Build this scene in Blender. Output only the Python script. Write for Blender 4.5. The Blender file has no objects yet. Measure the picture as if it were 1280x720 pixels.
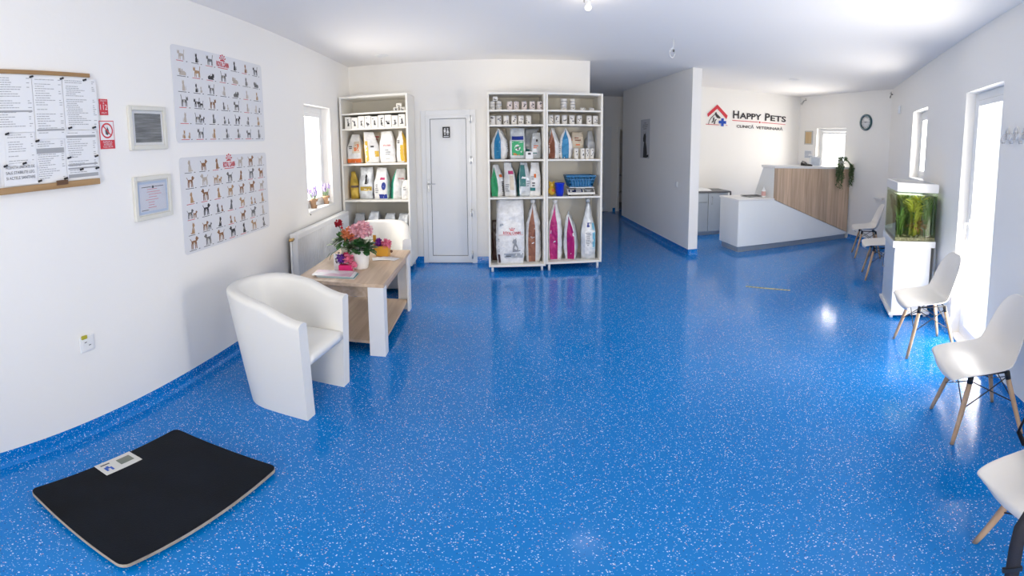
import bpy, bmesh, math, random
from mathutils import Vector, Matrix, noise
random.seed(7)
PI = math.pi
R = math.radians
sc = bpy.context.scene
C = sc.collection
H = 2.742                      # ceiling height

# ------------------------------------------------------------------ materials
MATS = {}
def mat(name, col, rough=0.5, metal=0.0, spec=0.5, bump=0.0, bscale=60.0, var=0.0, vscale=4.0, trans=0.0, coat=0.0, emit=None, estr=0.0, aniso_scale=(1, 1, 1)):
    if name in MATS:
        return MATS[name]
    m = bpy.data.materials.new(name); m.use_nodes = True
    nt = m.node_tree; b = nt.nodes['Principled BSDF']
    b.inputs['Base Color'].default_value = (*col, 1)
    b.inputs['Roughness'].default_value = rough
    b.inputs['Metallic'].default_value = metal
    b.inputs['Specular IOR Level'].default_value = spec
    b.inputs['Coat Weight'].default_value = coat
    b.inputs['Transmission Weight'].default_value = trans
    if emit:
        b.inputs['Emission Color'].default_value = (*emit, 1); b.inputs['Emission Strength'].default_value = estr
    tc = nt.nodes.new('ShaderNodeTexCoord'); mp = nt.nodes.new('ShaderNodeMapping')
    mp.inputs['Scale'].default_value = aniso_scale
    nt.links.new(tc.outputs['Object'], mp.inputs['Vector'])
    if var > 0:
        n = nt.nodes.new('ShaderNodeTexNoise'); n.inputs['Scale'].default_value = vscale; n.inputs['Detail'].default_value = 5
        nt.links.new(mp.outputs[0], n.inputs['Vector'])
        cr = nt.nodes.new('ShaderNodeValToRGB')
        cr.color_ramp.elements[0].position = .3; cr.color_ramp.elements[1].position = .7
        cr.color_ramp.elements[0].color = (*[max(0, c * (1 - var)) for c in col], 1)
        cr.color_ramp.elements[1].color = (*[min(1, c * (1 + var)) for c in col], 1)
        nt.links.new(n.outputs['Fac'], cr.inputs[0]); nt.links.new(cr.outputs[0], b.inputs['Base Color'])
    if bump > 0:
        n = nt.nodes.new('ShaderNodeTexNoise'); n.inputs['Scale'].default_value = bscale; n.inputs['Detail'].default_value = 4
        nt.links.new(mp.outputs[0], n.inputs['Vector'])
        bp = nt.nodes.new('ShaderNodeBump'); bp.inputs['Strength'].default_value = bump; bp.inputs['Distance'].default_value = .01
        nt.links.new(n.outputs['Fac'], bp.inputs['Height']); nt.links.new(bp.outputs[0], b.inputs['Normal'])
    MATS[name] = m
    return m

def wood(name, dark, light, axis='z', plank=0.0, rough=.45):
    if name in MATS: return MATS[name]
    m = bpy.data.materials.new(name); m.use_nodes = True
    nt = m.node_tree; b = nt.nodes['Principled BSDF']; b.inputs['Roughness'].default_value = rough
    tc = nt.nodes.new('ShaderNodeTexCoord'); mp = nt.nodes.new('ShaderNodeMapping')
    s = {'z': (14, 14, .9), 'x': (.9, 14, 14), 'y': (14, .9, 14)}[axis]
    mp.inputs['Scale'].default_value = s
    n = nt.nodes.new('ShaderNodeTexNoise'); n.inputs['Scale'].default_value = 1.6; n.inputs['Detail'].default_value = 8; n.inputs['Distortion'].default_value = .6
    nt.links.new(tc.outputs['Object'], mp.inputs[0]); nt.links.new(mp.outputs[0], n.inputs['Vector'])
    cr = nt.nodes.new('ShaderNodeValToRGB'); cr.color_ramp.elements[0].position = .32; cr.color_ramp.elements[1].position = .68
    cr.color_ramp.elements[0].color = (*dark, 1); cr.color_ramp.elements[1].color = (*light, 1)
    nt.links.new(n.outputs['Fac'], cr.inputs[0])
    out = cr.outputs[0]
    if plank > 0:
        sp = nt.nodes.new('ShaderNodeSeparateXYZ'); nt.links.new(tc.outputs['Object'], sp.inputs[0])
        mu = nt.nodes.new('ShaderNodeMath'); mu.operation = 'DIVIDE'; mu.inputs[1].default_value = plank
        nt.links.new(sp.outputs['X'], mu.inputs[0])
        fl = nt.nodes.new('ShaderNodeMath'); fl.operation = 'FLOOR'; nt.links.new(mu.outputs[0], fl.inputs[0])
        wn = nt.nodes.new('ShaderNodeTexWhiteNoise'); wn.noise_dimensions = '1D'; nt.links.new(fl.outputs[0], wn.inputs['W'])
        mr = nt.nodes.new('ShaderNodeMapRange'); mr.inputs['To Min'].default_value = .78; mr.inputs['To Max'].default_value = 1.08
        nt.links.new(wn.outputs['Value'], mr.inputs['Value'])
        mx = nt.nodes.new('ShaderNodeMixRGB'); mx.blend_type = 'MULTIPLY'; mx.inputs[0].default_value = 1
        nt.links.new(out, mx.inputs[1]); nt.links.new(mr.outputs[0], mx.inputs[2]); out = mx.outputs[0]
    nt.links.new(out, b.inputs['Base Color'])
    MATS[name] = m
    return m

def floor_mat():
    m = bpy.data.materials.new('blue_flake_floor'); m.use_nodes = True
    nt = m.node_tree; b = nt.nodes['Principled BSDF']; L = nt.links.new
    geo = nt.nodes.new('ShaderNodeNewGeometry')
    nz = nt.nodes.new('ShaderNodeTexNoise'); nz.inputs['Scale'].default_value = 130; nz.inputs['Detail'].default_value = 2
    L(geo.outputs['Position'], nz.inputs['Vector'])
    vm = nt.nodes.new('ShaderNodeVectorMath'); vm.operation = 'MULTIPLY_ADD'
    vm.inputs[1].default_value = (.007, .007, .007)
    L(nz.outputs['Color'], vm.inputs[0]); L(geo.outputs['Position'], vm.inputs[2])
    base = nt.nodes.new('ShaderNodeTexNoise'); base.inputs['Scale'].default_value = .9; base.inputs['Detail'].default_value = 3
    L(geo.outputs['Position'], base.inputs['Vector'])
    cr = nt.nodes.new('ShaderNodeValToRGB')
    cr.color_ramp.elements[0].color = (.0, .145, .48, 1); cr.color_ramp.elements[1].color = (.0, .205, .64, 1)
    L(base.outputs['Fac'], cr.inputs[0])
    col = cr.outputs[0]
    for scale, thr, size, c in ((190, .86, .36, (.25, .52, .80)), (135, .90, .36, (.62, .74, .86)), (120, .95, .3, (.01, .05, .18)), (125, .965, .32, (.5, .34, .3))):
        v = nt.nodes.new('ShaderNodeTexVoronoi'); v.inputs['Scale'].default_value = scale; L(vm.outputs[0], v.inputs['Vector'])
        sp = nt.nodes.new('ShaderNodeSeparateColor'); L(v.outputs['Color'], sp.inputs[0])
        g = nt.nodes.new('ShaderNodeMath'); g.operation = 'GREATER_THAN'; g.inputs[1].default_value = thr; L(sp.outputs['Red'], g.inputs[0])
        l = nt.nodes.new('ShaderNodeMath'); l.operation = 'LESS_THAN'; l.inputs[1].default_value = size; L(v.outputs['Distance'], l.inputs[0])
        a = nt.nodes.new('ShaderNodeMath'); a.operation = 'MULTIPLY'; L(g.outputs[0], a.inputs[0]); L(l.outputs[0], a.inputs[1])
        mx = nt.nodes.new('ShaderNodeMixRGB'); L(a.outputs[0], mx.inputs[0]); L(col, mx.inputs[1]); mx.inputs[2].default_value = (*c, 1)
        col = mx.outputs[0]
    L(col, b.inputs['Base Color'])
    b.inputs['Roughness'].default_value = .13
    b.inputs['Specular IOR Level'].default_value = .42
    n2 = nt.nodes.new('ShaderNodeTexNoise'); n2.inputs['Scale'].default_value = 9; n2.inputs['Detail'].default_value = 3
    L(geo.outputs['Position'], n2.inputs['Vector'])
    bp = nt.nodes.new('ShaderNodeBump'); bp.inputs['Strength'].default_value = .05; bp.inputs['Distance'].default_value = .02
    L(n2.outputs['Fac'], bp.inputs['Height']); L(bp.outputs[0], b.inputs['Normal'])
    return m

def glass_mat(name, tint=(1, 1, 1), gloss=.06):
    if name in MATS: return MATS[name]
    m = bpy.data.materials.new(name); m.use_nodes = True
    nt = m.node_tree; nt.nodes.clear(); L = nt.links.new
    o = nt.nodes.new('ShaderNodeOutputMaterial'); mx = nt.nodes.new('ShaderNodeMixShader')
    t = nt.nodes.new('ShaderNodeBsdfTransparent'); g = nt.nodes.new('ShaderNodeBsdfGlossy')
    t.inputs[0].default_value = (*tint, 1); g.inputs['Roughness'].default_value = .03
    lw = nt.nodes.new('ShaderNodeLayerWeight'); lw.inputs[0].default_value = .5
    pw = nt.nodes.new('ShaderNodeMath'); pw.operation = 'POWER'; pw.inputs[1].default_value = 4.0
    mu = nt.nodes.new('ShaderNodeMath'); mu.operation = 'MULTIPLY_ADD'; mu.inputs[1].default_value = .6; mu.inputs[2].default_value = gloss * .6
    L(lw.outputs['Facing'], pw.inputs[0]); L(pw.outputs[0], mu.inputs[0]); L(mu.outputs[0], mx.inputs[0])
    L(t.outputs[0], mx.inputs[1]); L(g.outputs[0], mx.inputs[2]); L(mx.outputs[0], o.inputs[0])
    MATS[name] = m
    return m

W_WALL = mat('white_wall_paint', (.88, .865, .84), .75, bump=.08, bscale=35)
W_CEIL = mat('white_ceiling_paint', (.90, .88, .86), .85, bump=.05, bscale=30)
FLOOR = floor_mat()
COVE = mat('blue_coving', (.0, .11, .45), .35, var=.15, vscale=60)
W_PVC = mat('white_pvc', (.82, .83, .84), .3)
W_LAM = mat('white_laminate', (.80, .80, .80), .35)
CREAM = mat('cream_board', (.80, .78, .73), .45)
GREY_GAP = mat('dark_gap', (.12, .13, .14), .6)
BLACK = mat('black_plastic', (.012, .012, .015), .45)
DKFAB = mat('black_nylon', (.008, .009, .018), .8, bump=.2, bscale=200)
STEEL = mat('brushed_steel', (.6, .62, .64), .35, metal=.9)
CHROME = mat('chrome', (.75, .75, .75), .15, metal=1)
BRASS = mat('brass', (.62, .42, .18), .35, metal=.8)
OAK = wood('oak_tabletop', (.50, .36, .25), (.66, .51, .38), 'y')
OAKDESK = wood('oak_planks', (.50, .35, .24), (.70, .53, .39), 'z', plank=.145)
BEECH = wood('beech_leg', (.50, .31, .18), (.64, .44, .28), 'z')
LEATHER = mat('white_leatherette', (.80, .79, .76), .42, bump=.06, bscale=120)
SHELL = mat('white_chair_shell', (.78, .76, .74), .38)
PAPER = mat('white_paper', (.80, .81, .83), .7)
INK = mat('dark_ink', (.09, .09, .10), .7)
INKGREY = mat('grey_ink', (.30, .31, .33), .7)
RED = mat('sign_red', (.62, .04, .06), .45)
BRANDRED = mat('print_red', (.60, .03, .05), .5)
GLASS = glass_mat('window_glass')

# ------------------------------------------------------------------ mesh builder
class MB:
    def __init__(s):
        s.v = []; s.f = []; s.m = []; s.sm = []
    def add(s, vs, fs, mi=0, smooth=False, M=None):
        o = len(s.v)
        for p in vs:
            p = Vector(p)
            if M is not None: p = M @ p
            s.v.append(p)
        for f in fs:
            s.f.append([o + i for i in f]); s.m.append(mi); s.sm.append(smooth)
        return s
    def box(s, x0, x1, y0, y1, z0, z1, mi=0, M=None):
        vs = [(x0, y0, z0), (x1, y0, z0), (x1, y1, z0), (x0, y1, z0), (x0, y0, z1), (x1, y0, z1), (x1, y1, z1), (x0, y1, z1)]
        return s.add(vs, [(0, 3, 2, 1), (4, 5, 6, 7), (0, 1, 5, 4), (1, 2, 6, 5), (2, 3, 7, 6), (3, 0, 4, 7)], mi, False, M)
    def prism(s, poly, y0, y1, mi=0, plane='xz', M=None):
        n = len(poly)
        if plane == 'xz': mk = lambda a, b, t: (a, t, b)
        elif plane == 'xy': mk = lambda a, b, t: (a, b, t)
        else: mk = lambda a, b, t: (t, a, b)
        vs = [mk(a, b, y0) for a, b in poly] + [mk(a, b, y1) for a, b in poly]
        fs = [tuple(range(n)), tuple(range(2 * n - 1, n - 1, -1))] + [(i, (i + 1) % n, n + (i + 1) % n, n + i) for i in range(n)]
        return s.add(vs, fs, mi, False, M)
    def lathe(s, prof, seg=24, mi=0, c=(0, 0, 0), smooth=True, sx=1, sy=1, M=None, cap=True):
        vs = []; fs = []
        for r, z in prof:
            for k in range(seg):
                a = 2 * PI * k / seg
                vs.append((c[0] + r * sx * math.cos(a), c[1] + r * sy * math.sin(a), c[2] + z))
        for j in range(len(prof) - 1):
            for k in range(seg):
                a = j * seg + k; b = j * seg + (k + 1) % seg
                fs.append((a, b, b + seg, a + seg))
        if cap and prof[0][0] > 1e-5: fs.append(tuple(range(seg - 1, -1, -1)))
        if cap and prof[-1][0] > 1e-5: fs.append(tuple(range((len(prof) - 1) * seg, len(prof) * seg)))
        return s.add(vs, fs, mi, smooth, M)
    def tube(s, pts, r, seg=8, mi=0, M=None, smooth=True):
        pts = [Vector(p) for p in pts]; n = len(pts)
        rs = r if isinstance(r, (list, tuple)) else [r] * n
        vs = []; fs = []; up = None
        for i, p in enumerate(pts):
            t = (pts[min(i + 1, n - 1)] - pts[max(i - 1, 0)]).normalized()
            if up is None:
                up = Vector((0, 0, 1)) if abs(t.z) < .9 else Vector((1, 0, 0))
            x = t.cross(up)
            if x.length < 1e-4: x = t.orthogonal()
            x.normalize(); y = t.cross(x).normalized(); up = -y if False else up
            for k in range(seg):
                a = 2 * PI * k / seg
                vs.append(p + x * math.cos(a) * rs[i] + y * math.sin(a) * rs[i])
        for j in range(n - 1):
            for k in range(seg):
                a = j * seg + k; b = j * seg + (k + 1) % seg
                fs.append((a, b, b + seg, a + seg))
        fs.append(tuple(range(seg - 1, -1, -1))); fs.append(tuple(range((n - 1) * seg, n * seg)))
        return s.add(vs, fs, mi, smooth, M)
    def ball(s, c, r, mi=0, seg=10, rings=6, sz=1.0, M=None):
        prof = [(r * math.sin(PI * j / rings), -r * sz * math.cos(PI * j / rings)) for j in range(rings + 1)]
        prof[0] = (1e-6, prof[0][1]); prof[-1] = (1e-6, prof[-1][1])
        return s.lathe(prof, seg, mi, c, True, M=M)
    def grid(s, fn, nu, nv, mi=0, smooth=True, mif=None, closed=False):
        vs = [fn(i / nu, j / nv) for j in range(nv + 1) for i in range(nu + (0 if closed else 1))]
        w = nu + (0 if closed else 1)
        o = len(s.v); s.v += [Vector(p) for p in vs]
        for j in range(nv):
            for i in range(nu):
                a = j * w + i; b = j * w + (i + 1) % w
                s.f.append([o + a, o + b, o + b + w, o + a + w]); s.m.append(mif(i, j) if mif else mi); s.sm.append(smooth)
        return s
    def build(s, name, mats, parent=None, bevel=0.0, subsurf=0, solid=0.0, link=True, segs=2):
        me = bpy.data.meshes.new(name)
        me.from_pydata([tuple(v) for v in s.v], [], s.f)
        if not isinstance(mats, (list, tuple)): mats = [mats]
        for m in mats: me.materials.append(m)
        me.polygons.foreach_set('material_index', s.m)
        me.polygons.foreach_set('use_smooth', s.sm)
        bm = bmesh.new(); bm.from_mesh(me)
        bmesh.ops.recalc_face_normals(bm, faces=bm.faces[:]) if solid == 0 else None
        bm.to_mesh(me); bm.free()
        me.update()
        o = bpy.data.objects.new(name, me); C.objects.link(o)
        if parent is not None: o.parent = parent
        if solid:
            md = o.modifiers.new('solid', 'SOLIDIFY'); md.thickness = solid; md.offset = 0
        if bevel:
            md = o.modifiers.new('bevel', 'BEVEL'); md.width = bevel; md.segments = segs; md.limit_method = 'ANGLE'; md.angle_limit = R(40)
        if subsurf:
            md = o.modifiers.new('sub', 'SUBSURF'); md.levels = subsurf; md.render_levels = subsurf
        return o

def empty(name, loc=(0, 0, 0), rz=0.0, label=None, cat=None, group=None, kind=None):
    o = bpy.data.objects.new(name, None); C.objects.link(o)
    o.location = loc; o.rotation_euler = (0, 0, rz); o.empty_display_size = .1
    tag(o, label, cat, group, kind)
    return o
def tag(o, label=None, cat=None, group=None, kind=None):
    if label: o['label'] = label
    if cat: o['category'] = cat
    if group: o['group'] = group
    if kind: o['kind'] = kind
    return o
def place(o, loc, rz=0.0):
    o.location = loc; o.rotation_euler = (0, 0, rz); return o
def copy_tree(o, parent=None):
    c = o.copy(); C.objects.link(c); c.parent = parent
    for ch in list(o.children): copy_tree(ch, c)
    return c
def text_mb(s, width, height, x=0, z=0, y=0.0, mi=0, depth=.001, mb=None, space=1.0, align='left', bold=0.0):
    """letters as a mesh lying in the xz plane facing -y, stretched to width x height, lower corner at (x, z)."""
    cu = bpy.data.curves.new('letters', 'FONT'); cu.body = s; cu.extrude = 0; cu.offset = bold; cu.space_character = space; cu.resolution_u = 3
    ob = bpy.data.objects.new('letters', cu); C.objects.link(ob)
    bpy.context.view_layer.update()
    me = bpy.data.meshes.new_from_object(ob.evaluated_get(bpy.context.evaluated_depsgraph_get()))
    xs = [v.co.x for v in me.vertices]; ys = [v.co.y for v in me.vertices]
    x0, x1, y0, y1 = min(xs), max(xs), min(ys), max(ys)
    kx = width / (x1 - x0) if width else height / (y1 - y0)
    kz = height / (y1 - y0)
    mb = mb or MB()
    mb.add([(x + (v.co.x - x0) * kx, y - depth, z + (v.co.y - y0) * kz) for v in me.vertices], [tuple(p.vertices) for p in me.polygons], mi)
    bpy.data.objects.remove(ob); bpy.data.curves.remove(cu); bpy.data.meshes.remove(me)
    return mb

# ------------------------------------------------------------------ setting
def wall(name, P, Q, th=.16, openings=(), z1=H, m=W_WALL):
    """wall whose room face runs from P to Q (viewer's left to right), body behind it"""
    P = Vector((*P, 0)); Q = Vector((*Q, 0)); d = Q - P; L = d.length; ang = math.atan2(d.y, d.x)
    mb = MB(); xs = sorted({0, L, *[o[0] for o in openings], *[o[1] for o in openings]})
    for a, b in zip(xs, xs[1:]):
        op = [o for o in openings if o[0] <= a + 1e-6 and o[1] >= b - 1e-6]
        if not op: mb.box(a, b, 0, th, 0, z1)
        for o in op:
            if o[2] > 0: mb.box(a, b, 0, th, 0, o[2])
            if o[3] < z1: mb.box(a, b, 0, th, o[3], z1)
    ob = mb.build(name, m); place(ob, P, ang); tag(ob, kind='structure')
    return ob, P, ang, L
def coving(name, P, Q, spans):
    P = Vector((*P, 0)); Q = Vector((*Q, 0)); d = Q - P; ang = math.atan2(d.y, d.x)
    mb = MB()
    for a, b in spans:
        prof = [(0, 0), (0, .086), (-.005, .086), (-.007, .035), (-.013, .018), (-.03, .005), (-.034, 0)]
        mb.prism(prof, a, b, 0, 'yz')
    ob = mb.build(name, FLOORC); place(ob, P, ang); tag(ob, kind='structure')
    return ob
FLOORC = FLOOR
outline = [(-2.12, -1.5), (.45, -1.5), (6.22, 4.5), (6.40, 7.4), (6.4, 7.7), (4.2, 7.8), (4.2, 11.9), (1.2, 11.9), (1.2, 6.03), (-2.12, 6.03)]
fl = MB().prism(outline, -.12, 0, 0, 'xy').build('floor', FLOOR); tag(fl, kind='structure')
ce = MB().prism(outline, H, H + .12, 0, 'xy').build('ceiling', W_CEIL); tag(ce, kind='structure')

XL = -1.92
LW0, LW1 = (XL, -1.35), (XL, 5.87)
off = 1.35
wall('wall_left', LW0, LW1, .2, [(4.29 + off, 5.06 + off, .92, 2.10)])
wall('wall_back', (XL, 5.87), (1.372, 5.87), .16, [(-.92 - XL, -.18 - XL, 0, 2.07)])
wall('wall_hall_left', (1.372, 6.03), (1.372, 10.1), .16)
pw = MB().box(2.84, 2.99, 5.70, 9.0, 0, H).build('wall_partition', W_WALL); tag(pw, kind='structure')
wall('wall_hall_end', (1.2, 10.1), (4.0, 10.1), .12, [(.95, 1.70, 0, 2.02), (1.86, 2.60, 0, 2.02)])
wall('wall_hall_right', (4.0, 10.1), (4.0, 9.0), .12)
wall('wall_hall_return', (4.12, 9.0), (2.99, 9.0), .12)
wall('wall_storage', (1.9, 11.7), (4.1, 11.7), .12)
wall('wall_storage_right', (4.0, 11.7), (4.0, 10.22), .12)
wall('wall_storage_left', (2.6, 10.22), (2.6, 11.7), .12)
AP, AQ = (2.99, 7.53), (6.19, 7.22)
BP, BQ = (6.19, 7.22), (6.034, 4.628)
CP = (6.034, 4.628); CQ = (.42, -1.455)
wall('wall_reception', AP, AQ, .16)
wall('wall_side', BP, BQ, .18, [(.60, 1.49, .95, 2.07)])
wall('wall_right', CP, CQ, .2, [(1.745, 2.51, 1.31, 2.20), (3.83, 4.62, 0.0, 2.198)])
wall('wall_rear', (.6, -1.35), (XL, -1.35), .2, [(.22, 1.65, .25, 2.45)])
AA = math.atan2(AQ[1] - AP[1], AQ[0] - AP[0]); BA = math.atan2(BQ[1] - BP[1], BQ[0] - BP[0]); CA = math.atan2(CQ[1] - CP[1], CQ[0] - CP[0])
coving('baseboard_left', LW0, LW1, [(0, 7.22)])
coving('baseboard_back', (XL, 5.87), (1.372, 5.87), [(0, 1.0), (1.74, 3.292)])
coving('baseboard_partition', (2.84, 9.0), (2.84, 5.70), [(0, 3.3)])
coving('baseboard_partition_end', (2.84, 5.70), (2.99, 5.70), [(0, .15)])
coving('baseboard_hall_end', (1.2, 10.1), (4.0, 10.1), [(.0, .9), (1.75, 1.82), (2.66, 2.8)])
coving('baseboard_reception', AP, AQ, [(0, 3.2)])
coving('baseboard_side', BP, BQ, [(0, 1.05), (1.69, 2.59)])
coving('baseboard_right', CP, CQ, [(0, 3.83), (4.62, 8.2)])

def window(name, P, ang, s0, s1, z0, z1, rec=.1, fw=.065, mull=False, sill=True, handle=False):
    """frame + sash + pane set back in an opening; local frame of its wall"""
    e = empty(name, (*P, 0), ang, kind='structure')
    f = MB()
    for a, b, c, d in ((s0, s0 + fw, z0, z1), (s1 - fw, s1, z0, z1), (s0 + fw, s1 - fw, z0, z0 + fw), (s0 + fw, s1 - fw, z1 - fw, z1)):
        f.box(a, b, rec, rec + .06, c, d)
    f.build('window_frame', W_PVC, e, bevel=.004)
    g = MB(); q = fw + .004; w2 = .05
    for a, b, c, d in ((s0 + q, s0 + q + w2, z0 + q, z1 - q), (s1 - q - w2, s1 - q, z0 + q, z1 - q), (s0 + q + w2, s1 - q - w2, z0 + q, z0 + q + w2), (s0 + q + w2, s1 - q - w2, z1 - q - w2, z1 - q)):
        g.box(a, b, rec - .012, rec + .045, c, d)
    sash = g.build('sash', W_PVC, e, bevel=.004)
    MB().box(s0 + q + w2 - .005, s1 - q - w2 + .005, rec + .012, rec + .03, z0 + q + w2 - .005, z1 - q - w2 + .005).build('pane', GLASS, sash)
    if handle:
        h = MB(); hx = s0 + q + w2 / 2; hz = 1.06
        h.box(hx - .014, hx + .014, rec - .02, rec - .012, hz - .035, hz + .035)
        h.tube([(hx, rec - .02, hz), (hx, rec - .05, hz), (hx + .01, rec - .058, hz - .02), (hx + .012, rec - .058, hz - .11)], .009, 8)
        h.build('handle', W_PVC, e)
    if sill:
        MB().box(s0 + .002, s1 - .002, -.02, rec, z0 + .001, z0 + .026).build('window_sill', W_PVC, e, bevel=.004)
    return e
window('window_1', LW0, PI / 2, 4.29 + off, 5.06 + off, .92, 2.10, rec=.11)
window('window_2', BP, BA, .60, 1.49, .95, 2.07, rec=.1)
window('window_3', CP, CA, 1.745, 2.51, 1.31, 2.20, rec=.12)
w4 = window('added_rear_window', (.6, -1.35), PI, .22, 1.65, .25, 2.45, rec=.1)  # unseen rear window, added to let frontal fill light in
window('door_2', CP, CA, 3.83, 4.62, 0.0, 2.198, rec=.09, fw=.07, sill=False, handle=True)
th = MB().box(3.835, 4.615, .0, .16, 0, .012).build('trim_threshold', W_PVC); place(th, (*CP, 0), CA); tag(th, kind='structure')

# toilet door
d1 = empty('door_1', (-.92, 5.87, 0), 0, kind='structure')
f = MB(); f.box(0, .07, -.02, .08, 0, 2.07); f.box(.67, .74, -.02, .08, 0, 2.07); f.box(.07, .67, -.02, .08, 2.0, 2.07); f.box(.07, .67, -.005, .08, 0, .012)
f.build('door_frame', W_PVC, d1, bevel=.004)
f = MB()
for a, b, c, d in ((.066, .125, .015, 2.005), (.615, .674, .015, 2.005), (.125, .615, .015, .105), (.125, .615, 1.955, 2.005)): f.box(a, b, -.034, .03, c, d)
leaf = f.build('door_leaf', W_PVC, d1, bevel=.004)
MB().box(.125, .615, -.016, .02, .105, 1.955).build('panel', W_PVC, leaf)
f = MB()
for a, b, c, d in ((.125, .131, .105, 1.955), (.609, .615, .105, 1.955), (.131, .609, .105, .111), (.131, .609, 1.949, 1.955)): f.box(a, b, -.022, -.016, c, d)
f.build('bead', GREY_GAP, leaf)
f = MB(); f.box(.078, .104, -.044, -.034, .98, 1.14); f.tube([(.091, -.044, 1.09), (.091, -.08, 1.09), (.105, -.086, 1.09), (.19, -.086, 1.092)], .009, 8); f.lathe([(.008, 0), (.008, .01)], 10, 0, (.091, -.05, 1.01))
f.build('door_handle', STEEL, d1, bevel=.002)
for z in (1.94, 1.40, .70, .12):
    f = MB(); f.tube([(.674, -.044, z - .05), (.674, -.044, z + .05)], .009, 8); f.box(.655, .693, -.038, -.033, z - .03, z + .03)
    f.build('hinge', STEEL, d1)
# toilet sign
s = empty('restroom_sign', (-.622, 5.835, 1.70), 0, 'small black toilet sign with two white figures on the white door', 'sign')
MB().box(0, .1, -.006, .0, 0, .145).build('sign_plate', BLACK, s, bevel=.002)
g = MB()
for cx, sk in ((.03, False), (.07, True)):
    g.add([(cx + .009 * math.cos(a * PI / 6), -.0075, .118 + .009 * math.sin(a * PI / 6)) for a in range(12)], [tuple(range(12))])
    if sk: g.add([(cx - .006, -.0075, .105), (cx + .006, -.0075, .105), (cx + .017, -.0075, .062), (cx - .017, -.0075, .062)], [(0, 1, 2, 3)])
    else: g.add([(cx - .013, -.0075, .105), (cx + .013, -.0075, .105), (cx + .012, -.0075, .07), (cx - .012, -.0075, .07)], [(0, 1, 2, 3)])
    g.box(cx - .008, cx - .002, -.0075, -.006, .035, .065); g.box(cx + .002, cx + .008, -.0075, -.006, .035, .065)
g.box(.049, .051, -.0075, -.006, .035, .13); g.box(.015, .085, -.0075, -.006, .012, .022)
g.build('figures', PAPER, s)

# hallway doors
d3 = empty('door_3', (2.15, 10.1, 0), 0, kind='structure')
f = MB(); f.box(0, .06, -.02, .06, 0, 2.02); f.box(.69, .75, -.02, .06, 0, 2.02); f.box(.06, .69, -.02, .06, 1.96, 2.02); f.build('door_frame', W_PVC, d3)
f = MB(); f.box(.06, .69, -.03, .02, .01, 1.96); lf = f.build('door_leaf', W_PVC, d3)
f = MB(); f.box(.14, .61, -.036, -.03, .12, .95); f.box(.14, .61, -.036, -.03, 1.02, 1.88); f.build('panel', W_PVC, lf, bevel=.003)
d4 = empty('door_4', (3.06, 10.1, 0), 0, kind='structure')
f = MB(); f.box(0, .05, -.02, .13, 0, 2.02); f.box(.69, .74, -.02, .13, 0, 2.02); f.box(.05, .69, -.02, .13, 1.96, 2.02); f.build('door_frame', W_PVC, d4)
st = empty('storage_rack', (3.15, 11.1, 0), 0, 'white shelf rack seen through the open doorway at the end of the hallway', 'shelf rack')
for z in (.3, .75, 1.2, 1.6): MB().box(0, .8, 0, .4, z, z + .03).build('shelf_board', W_LAM, st)
for x in (0, .77): MB().box(x, x + .03, 0, .4, 0, 1.9).build('upright', W_LAM, st)

# ------------------------------------------------------------------ bookcases
def bookcase(x0, x1, y0, y1, top, zb, shelves, label, mt, notes=None):
    e = empty('bookcase', (x0, y0, 0), 0, label, 'bookcase', 'white shelf units against the back wall')
    w = x1 - x0; d = y1 - y0; t = .026
    MB().box(0, t, 0, d, zb, top).build('side_panel', mt, e, bevel=.002)
    MB().box(w - t, w, 0, d, zb, top).build('side_panel', mt, e, bevel=.002)
    MB().box(t, w - t, 0, d, top - t, top).build('top_panel', mt, e, bevel=.002)
    MB().box(t, w - t, 0, d, zb, zb + t).build('bottom_panel', mt, e, bevel=.002)
    MB().box(t, w - t, d - .008, d, zb + t, top - t).build('back_panel', mat('back_board', (.64, .61, .54), .6), e)
    for z in shelves: MB().box(t, w - t, .006, d - .008, z - .022, z).build('shelf_board', mt, e, bevel=.002)
    if zb > .03:
        for x in (.045, w - .045):
            for y in (.045, d - .045): MB().lathe([(.016, 0), (.016, zb)], 12, 0, (x, y, 0)).build('foot', W_PVC, e)
    return e
bookcase(-1.895, -1.0, 5.35, 5.84, 2.262, .09, [2.045, 1.85, 1.40, .935], 'tall white shelf unit in the corner beside the window and toilet door', CREAM)
bookcase(-.022, .70, 5.38, 5.84, 2.24, .07, [2.025, 1.842, 1.415, .95], 'tall white shelf unit holding the big white food sack, beside the toilet door', CREAM)
bookcase(.704, 1.432, 5.38, 5.84, 2.24, .09, [2.025, 1.850, 1.415, .95], 'tall white shelf unit holding the shop scale, beside the hallway', CREAM)

# ------------------------------------------------------------------ pet food bags
FILM = {}
def film(name, col, metal=0.0, rough=.38):
    return mat('film_' + name, col, .3, metal, bump=1.0, bscale=24, var=.12, vscale=18)
WHT = film('white', (.78, .78, .78)); GRY = film('grey', (.42, .44, .46), .2); SLV = film('silver', (.62, .65, .68), .25)
BLU = film('teal_blue', (.01, .20, .42), .1); LBL = film('light_blue', (.15, .45, .62)); ORG = film('orange', (.70, .16, .03)); YEL = film('yellow', (.72, .46, .05)); GLD = film('gold', (.50, .34, .05), .3)
GRN = film('green', (.04, .38, .16)); DGR = film('dark_teal', (.03, .17, .17)); MAG = film('magenta', (.42, .01, .16), .2); BRN = film('brown', (.26, .10, .06), .3); DBR = film('dark_brown', (.07, .035, .03)); NVY = film('navy', (.01, .03, .25)); CRM = film('cream', (.68, .60, .48)); PNK = film('pink', (.50, .05, .16)); MNT = film('mint', (.05, .42, .28))
TXT = mat('pack_print_dark', (.06, .06, .07), .5)
SIDE_W = film('pale_side', (.66, .68, .70))

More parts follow.
